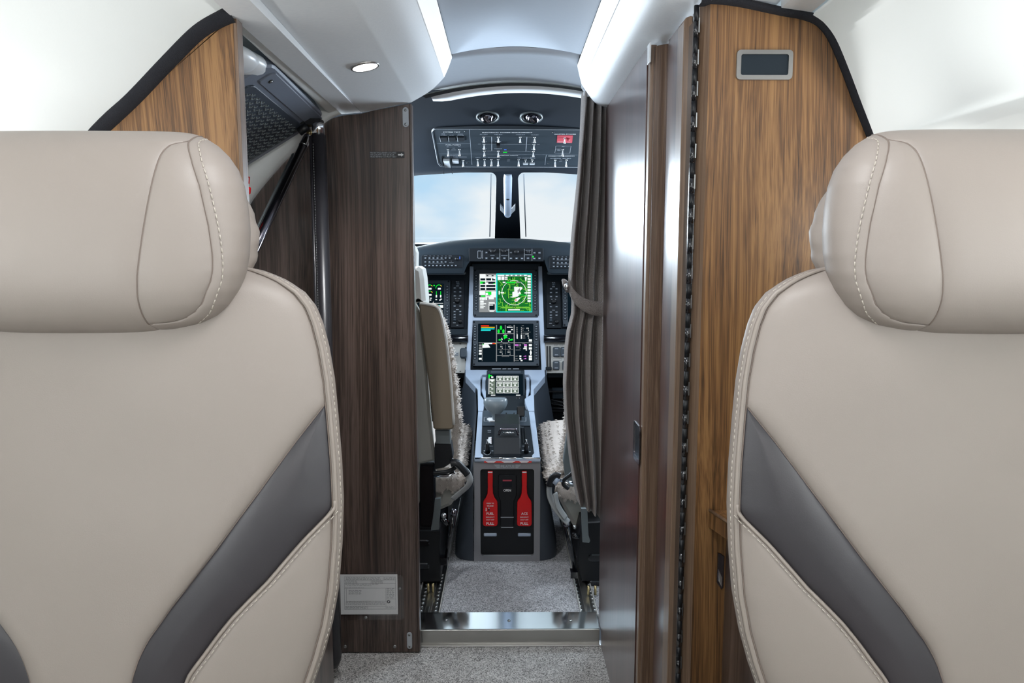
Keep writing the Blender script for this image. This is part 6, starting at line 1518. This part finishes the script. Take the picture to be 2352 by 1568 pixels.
prism([(999, 1146), (1012, 1144), (1012, 1160), (1008, 1216), (990, 1218), (990, 1212), (994, 1190)], 2.15, .012, 'bracket_grey', .001).build('bracket', t)
zlow = .055
f = WY(2.175); x0 = f.hit(948, 1300)[0]
mb = MB(); pl = [(800, 1216), (1010, 1218), (1012, 1230), (1012, 1335), (1006, 1350), (990, 1352), (800, 1352)]
mb.poly(f, [(f.hit(*p)[0], max(f.hit(*p)[1], .052)) for p in pl], -.30, 0, 'black_plastic', inset=.004); mb.build('pedestal_box', t)
for y_ in (1243, 1296):
    mb = MB(); a0, b0, a1, b1 = pxr(f, 930, y_ - 4, 986, y_ + 12); mb.poly(f, rrect(a0, b0, a1, b1, .008, 3), -.001, .004, 'black_gloss', inset=.003); mb.build('pressed_rib', t)
mb = MB(); f = WY(2.16); mb.tube([f.at(1042, 1177), f.at(1036, 1215, .0), f.at(1026, 1278, 0)], .0075, 'black_gloss', 14, rad=[.0085, .0088, .0065]); mb.ball(f.at(1042, 1176, .004), .012, 'strut_metal'); mb.box(f, *pxr(f, 1011, 1279, 1027, 1295), -.02, .01, 'black_gloss'); mb.build('control_lever', t)
mb = MB(); mb.ball(f.at(1019, 1184), .009, 'steel'); mb.tube([f.at(1015, 1190), f.at(1028, 1204)], .009, 'black_gloss', 10); mb.build('adjuster_knob', t)
# belts
mb = MB(); f = WY(2.14)
mb.tube([f.at(*p) for p in curve_poly([(995, 1086), (1012, 1085), (1030, 1082), (1044, 1074), (1047, 1066), (1040, 1058), (1036, 1054)])], .0065, 'black_plastic', 8); mb.build('belt_cable', t)
mb = MB(); mb.tube([f.at(*p, .004) for p in curve_poly([(1048, 1062), (1060, 1074), (1074, 1088), (1079, 1104), (1072, 1118), (1056, 1132), (1040, 1146)])], .012, 'belt_grey', 8, flat=.25); o = mb.build('seat_belt', t); o['label'] = 'pale grey seat belt strap'
mb = MB(); mb.tube([f.at(*p, .008) for p in curve_poly([(1035, 1064), (1048, 1062), (1062, 1074), (1074, 1090)])], .012, 'black_plastic', 10, rad=None, flat=.6); mb.build('belt_buckle', t)
mb = MB(); mb.tube([f.at(*p, .0) for p in ((998, 1092), (1030, 1092), (1044, 1084))], .006, 'chrome', 8, flat=.5); mb.build('belt_anchor', t)
for x_ in (982, 1005 - 4):
    mb = MB(); q = U(x_ if x_ < 990 else 993, 1355, 2.1); mb.tube([V((q.x, 2.12, .046)), V((q.x, 2.12, .075))], .004, 'brass', 8); mb.build('track_pin', t)

t = pilot_seat(1, 'pilot seat covered in pale sheepskin, half hidden behind the curtain')
xb = U(1240, 1000, 2.62).x
zc0 = U(1260, 1100, 2.36).z - .012; zc1 = U(1260, 968, 2.80).z - .02
sheep('sheepskin_seat', t, [[p for p in r] for r in blob([V((xb + .20, 2.30, U(1260, 1092, 2.30).z - .01)), V((xb + .195, 2.52, (zc0 + zc1) / 2)), V((xb + .195, 2.80, zc1))], .195, .04)], 12, 4200, .010)
sheep('sheepskin_back', t, blob([U(1310, 900, 2.40), U(1309, 960, 2.36), U(1303, 1010, 2.33), U(1298, 1050, 2.31), U(1300, 1085, 2.29)], .016, .03), 15, 1500, .010)
sheep('sheepskin_flap', t, [[U(x, y, 2.24) + V((0, dy, 0)) for x, y, dy in ((X, 1104, .00), (X, 1114, -.022), (X, yb - 6, -.020), (X, yb, .0), (X, yb - 4, .03), (X, 1108, .03))] for X, yb in ((1278, 1124), (1284, 1138), (1296, 1148), (1308, 1146), (1320, 1152), (1345, 1150), (1380, 1150))], 23, 900, .009)
prism([(1278, 1136), (1330, 1146), (1400, 1146), (1400, 1240), (1330, 1236), (1312, 1200), (1296, 1170)], 2.27, .05, 'shell_grey', .012).build('seat_base_cover', t)
prism([(1302, 1000), (1312, 1010), (1322, 1100), (1326, 1160), (1300, 1108), (1294, 1060)], 2.22, .03, 'bracket_grey', .003).build('hinge_plate', t)
mb = MB(); f = WY(2.175); pl = [(1337, 1200), (1480, 1190), (1480, 1380), (1344, 1380), (1336, 1362), (1326, 1290), (1330, 1230)]
mb.poly(f, [(f.hit(*p)[0], max(f.hit(*p)[1], .052)) for p in pl], -.30, 0, 'black_plastic', inset=.004); mb.build('pedestal_box', t)
for y_ in (1272, 1333):
    mb = MB(); a0, b0, a1, b1 = pxr(f, 1351, y_, 1420, y_ + 18); mb.poly(f, rrect(a0, b0, a1, b1, .010, 3), -.001, .004, 'black_gloss', inset=.003); mb.build('pressed_rib', t)
prism([(1335, 1168), (1349, 1168), (1352, 1230), (1356, 1242), (1353, 1247), (1338, 1245)], 2.13, .012, 'bracket_grey', .001).build('bracket', t)
mb = MB(); f = WY(2.15); mb.tube([f.at(1302, 1204), f.at(1308, 1240), f.at(1320, 1308)], .0075, 'black_gloss', 14, rad=[.0085, .0080, .0062]); mb.ball(f.at(1302, 1202, .004), .0115, 'strut_metal'); mb.box(f, *pxr(f, 1310, 1311, 1327, 1325), -.02, .01, 'black_gloss'); mb.build('control_lever', t)
mb = MB(); mb.ball(f.at(1320, 1210), .006, 'steel'); mb.tube([f.at(1314, 1228), f.at(1330, 1234)], .009, 'black_gloss', 10); mb.build('adjuster_knob', t)
mb = MB(); f = WY(2.12); mb.tube([f.at(*p, .004) for p in curve_poly([(1262, 1110), (1262, 1135), (1272, 1160), (1290, 1184), (1306, 1200)])], .012, 'belt_grey', 8, flat=.3); mb.tube([f.at(*p, .010) for p in curve_poly([(1275, 1132), (1282, 1162), (1300, 1190)])], .010, 'belt_grey', 8, flat=.3); o = mb.build('seat_belt', t); o['label'] = 'pale grey seat belt strap'
mb = MB(); mb.tube([f.at(*p, .008) for p in curve_poly([(1264, 1116), (1268, 1100), (1276, 1092), (1286, 1094)])], .014, 'black_plastic', 10, flat=.7); mb.tube([f.at(*p, .012) for p in ((1272, 1110), (1282, 1098))], .008, 'gunmetal', 8); mb.build('belt_buckle', t)
mb = MB(); mb.tube([f.at(*p) for p in curve_poly([(1322, 1075), (1312, 1088), (1297, 1100), (1294, 1112), (1306, 1122)])], .006, 'black_plastic', 8); mb.tube([f.at(*p) for p in ((1286, 1102), (1306, 1108), (1318, 1109))], .006, 'chrome', 8, flat=.5); mb.build('belt_cable', t)
for x_ in (1351, 1367):
    mb = MB(); q = U(x_, 1385, 2.1); mb.tube([V((q.x, 2.10, .046)), V((q.x, 2.10, .075))], .004, 'brass', 8); mb.build('track_pin', t)

# ================================================================== CURTAIN
t = thing('curtain', 'dark brown herringbone curtain gathered and tied at the right of the cockpit doorway', 'curtain', (.23, 1.98, .1))
YC = 1.975
Ltab = [(212, 1337), (260, 1334), (400, 1325), (550, 1310), (640, 1304), (665, 1306), (690, 1312), (720, 1311), (760, 1300), (800, 1295), (880, 1292), (960, 1296), (1050, 1306), (1110, 1316), (1160, 1327), (1190, 1378)]
Rtab = [(212, 1397), (260, 1398), (400, 1398), (550, 1396), (640, 1393), (700, 1390), (760, 1390), (900, 1389), (1050, 1388), (1150, 1384), (1195, 1381)]
rows = []; NR, NCc = 130, 110
for i in range(NR + 1):
    q = i / NR; r = []
    for j in range(NCc + 1):
        s = j / NCc; pyb = 1148 + 42 * s ** .8; py = 212 + (pyb - 212) * q
        xl_, xr2 = interp(Ltab, min(py, 1159)), interp(Rtab, py)
        tie = math.exp(-((py - 690) / 70) ** 2)
        amp = .027 * (1 - .55 * tie) * (1 if q > .03 else .8); ph = .9 * math.sin(q * 3.0) + .25 * math.sin(q * 9 + s * 3)
        fold = 2.2 * abs(math.sin(s * math.pi * 3.7 + ph * .8)) ** .75 - 1.2 + .10 * math.sin(s * 2 * math.pi * 7.3 + ph * 2 + q * 4)
        x = xl_ + (xr2 - xl_) * (s + .012 * math.cos(s * 2 * math.pi * 3.3 + ph))
        p = U(x, py, YC); p = V((p.x, YC - amp * fold + .006 * noise.noise(V((s * 6, q * 9, 1))), p.z)); r.append(p)
    rows.append(r)
mb = MB(); mb.grid(rows, 'curtain_cloth', flip=True); mb.grid([[p + V((0, .004, 0)) for p in r] for r in rows], 'curtain_cloth'); mb.build('cloth', t)
mb = MB(); pr = [(1305, 648, .020), (1311, 668, .034), (1326, 688, .040), (1345, 701, .040), (1365, 708, .036), (1388, 710, .026)]
sp_ = spline([U(a, b, YC - c) for a, b, c in pr], 6); bt = []
for i, p in enumerate(sp_):
    w = .016 + .004 * i / len(sp_); bt.append([p + V((0, 0, w)), p + V((0, -.004, w * .9)), p + V((0, -.005, 0)), p + V((0, -.004, -w * .9)), p + V((0, 0, -w))])
mb.grid(bt, 'curtain_cloth', flip=True); sp2 = [U(a, b, YC - c) for a, b, c in ((1297, 645, .0), (1299, 655, .01), (1305, 668, .02))]; mb.tube(sp2, .012, 'curtain_cloth', 8, flat=.5); mb.build('tie_band', t)
mb = MB(); mb.ball(U(1302, 658, YC - .030), .0072, 'chrome', (1, .6, 1.35)); mb.build('snap_button', t)
for k_, (px, py) in enumerate(((1340, 206), (1347, 208), (1355, 209), (1363, 211), (1371, 214))):
    p = U(px, py, 1.965); mb = MB(); mb.tube([p + V((0, 0, .012)), p, p + V((.003, -.004, -.004)), p + V((.004, -.002, -.016))], .003, 'trim_white', 8); mb.box(Fr(p, (1, 0, 0), (0, 0, 1)), -.005, .004, .005, .012, -.005, .005, 'trim_white'); mb.build('glider_hook', t)
# ================================================================== CEILING LAMP
p = U(838, 151, 1.48); q_ = (1.858 - p.y) / .738; zc_ = interp([(-.3545, 1.411 + .018 * q_), (-.232, 1.436 + .0054 * q_)], p.x) - .0015
p = UZ(838, 151, zc_); sl_ = math.atan2(.025, .1225)
f = Fr(p, (math.cos(sl_), 0, math.sin(sl_)), (0, 1, 0)); 
if f.n.z > 0: f = Fr(p, f.u, -f.v)
t = thing('downlight', 'round recessed lamp shining white in the left ceiling cover', 'lamp', p)
mb = MB(); mb.ring(f, 0, 0, .024, .0285, -.004, .0030, 'nickel', 36); mb.build('bezel', t)
mb = MB(); mb.cyl(f, 0, 0, .0245, -.002, .0035, 'lamp_glow', 32); mb.build('lens', t)
d = bpy.data.lights.new('downlight_beam', 'SPOT'); d.energy = 14; d.spot_size = 2.2; d.spot_blend = .8; d.shadow_soft_size = .02; d.color = (.97, .98, 1)
o = bpy.data.objects.new('downlight_beam', d); COL.objects.link(o); o.location = f.P(0, 0, .012); o.rotation_euler = (0, 0, 0)
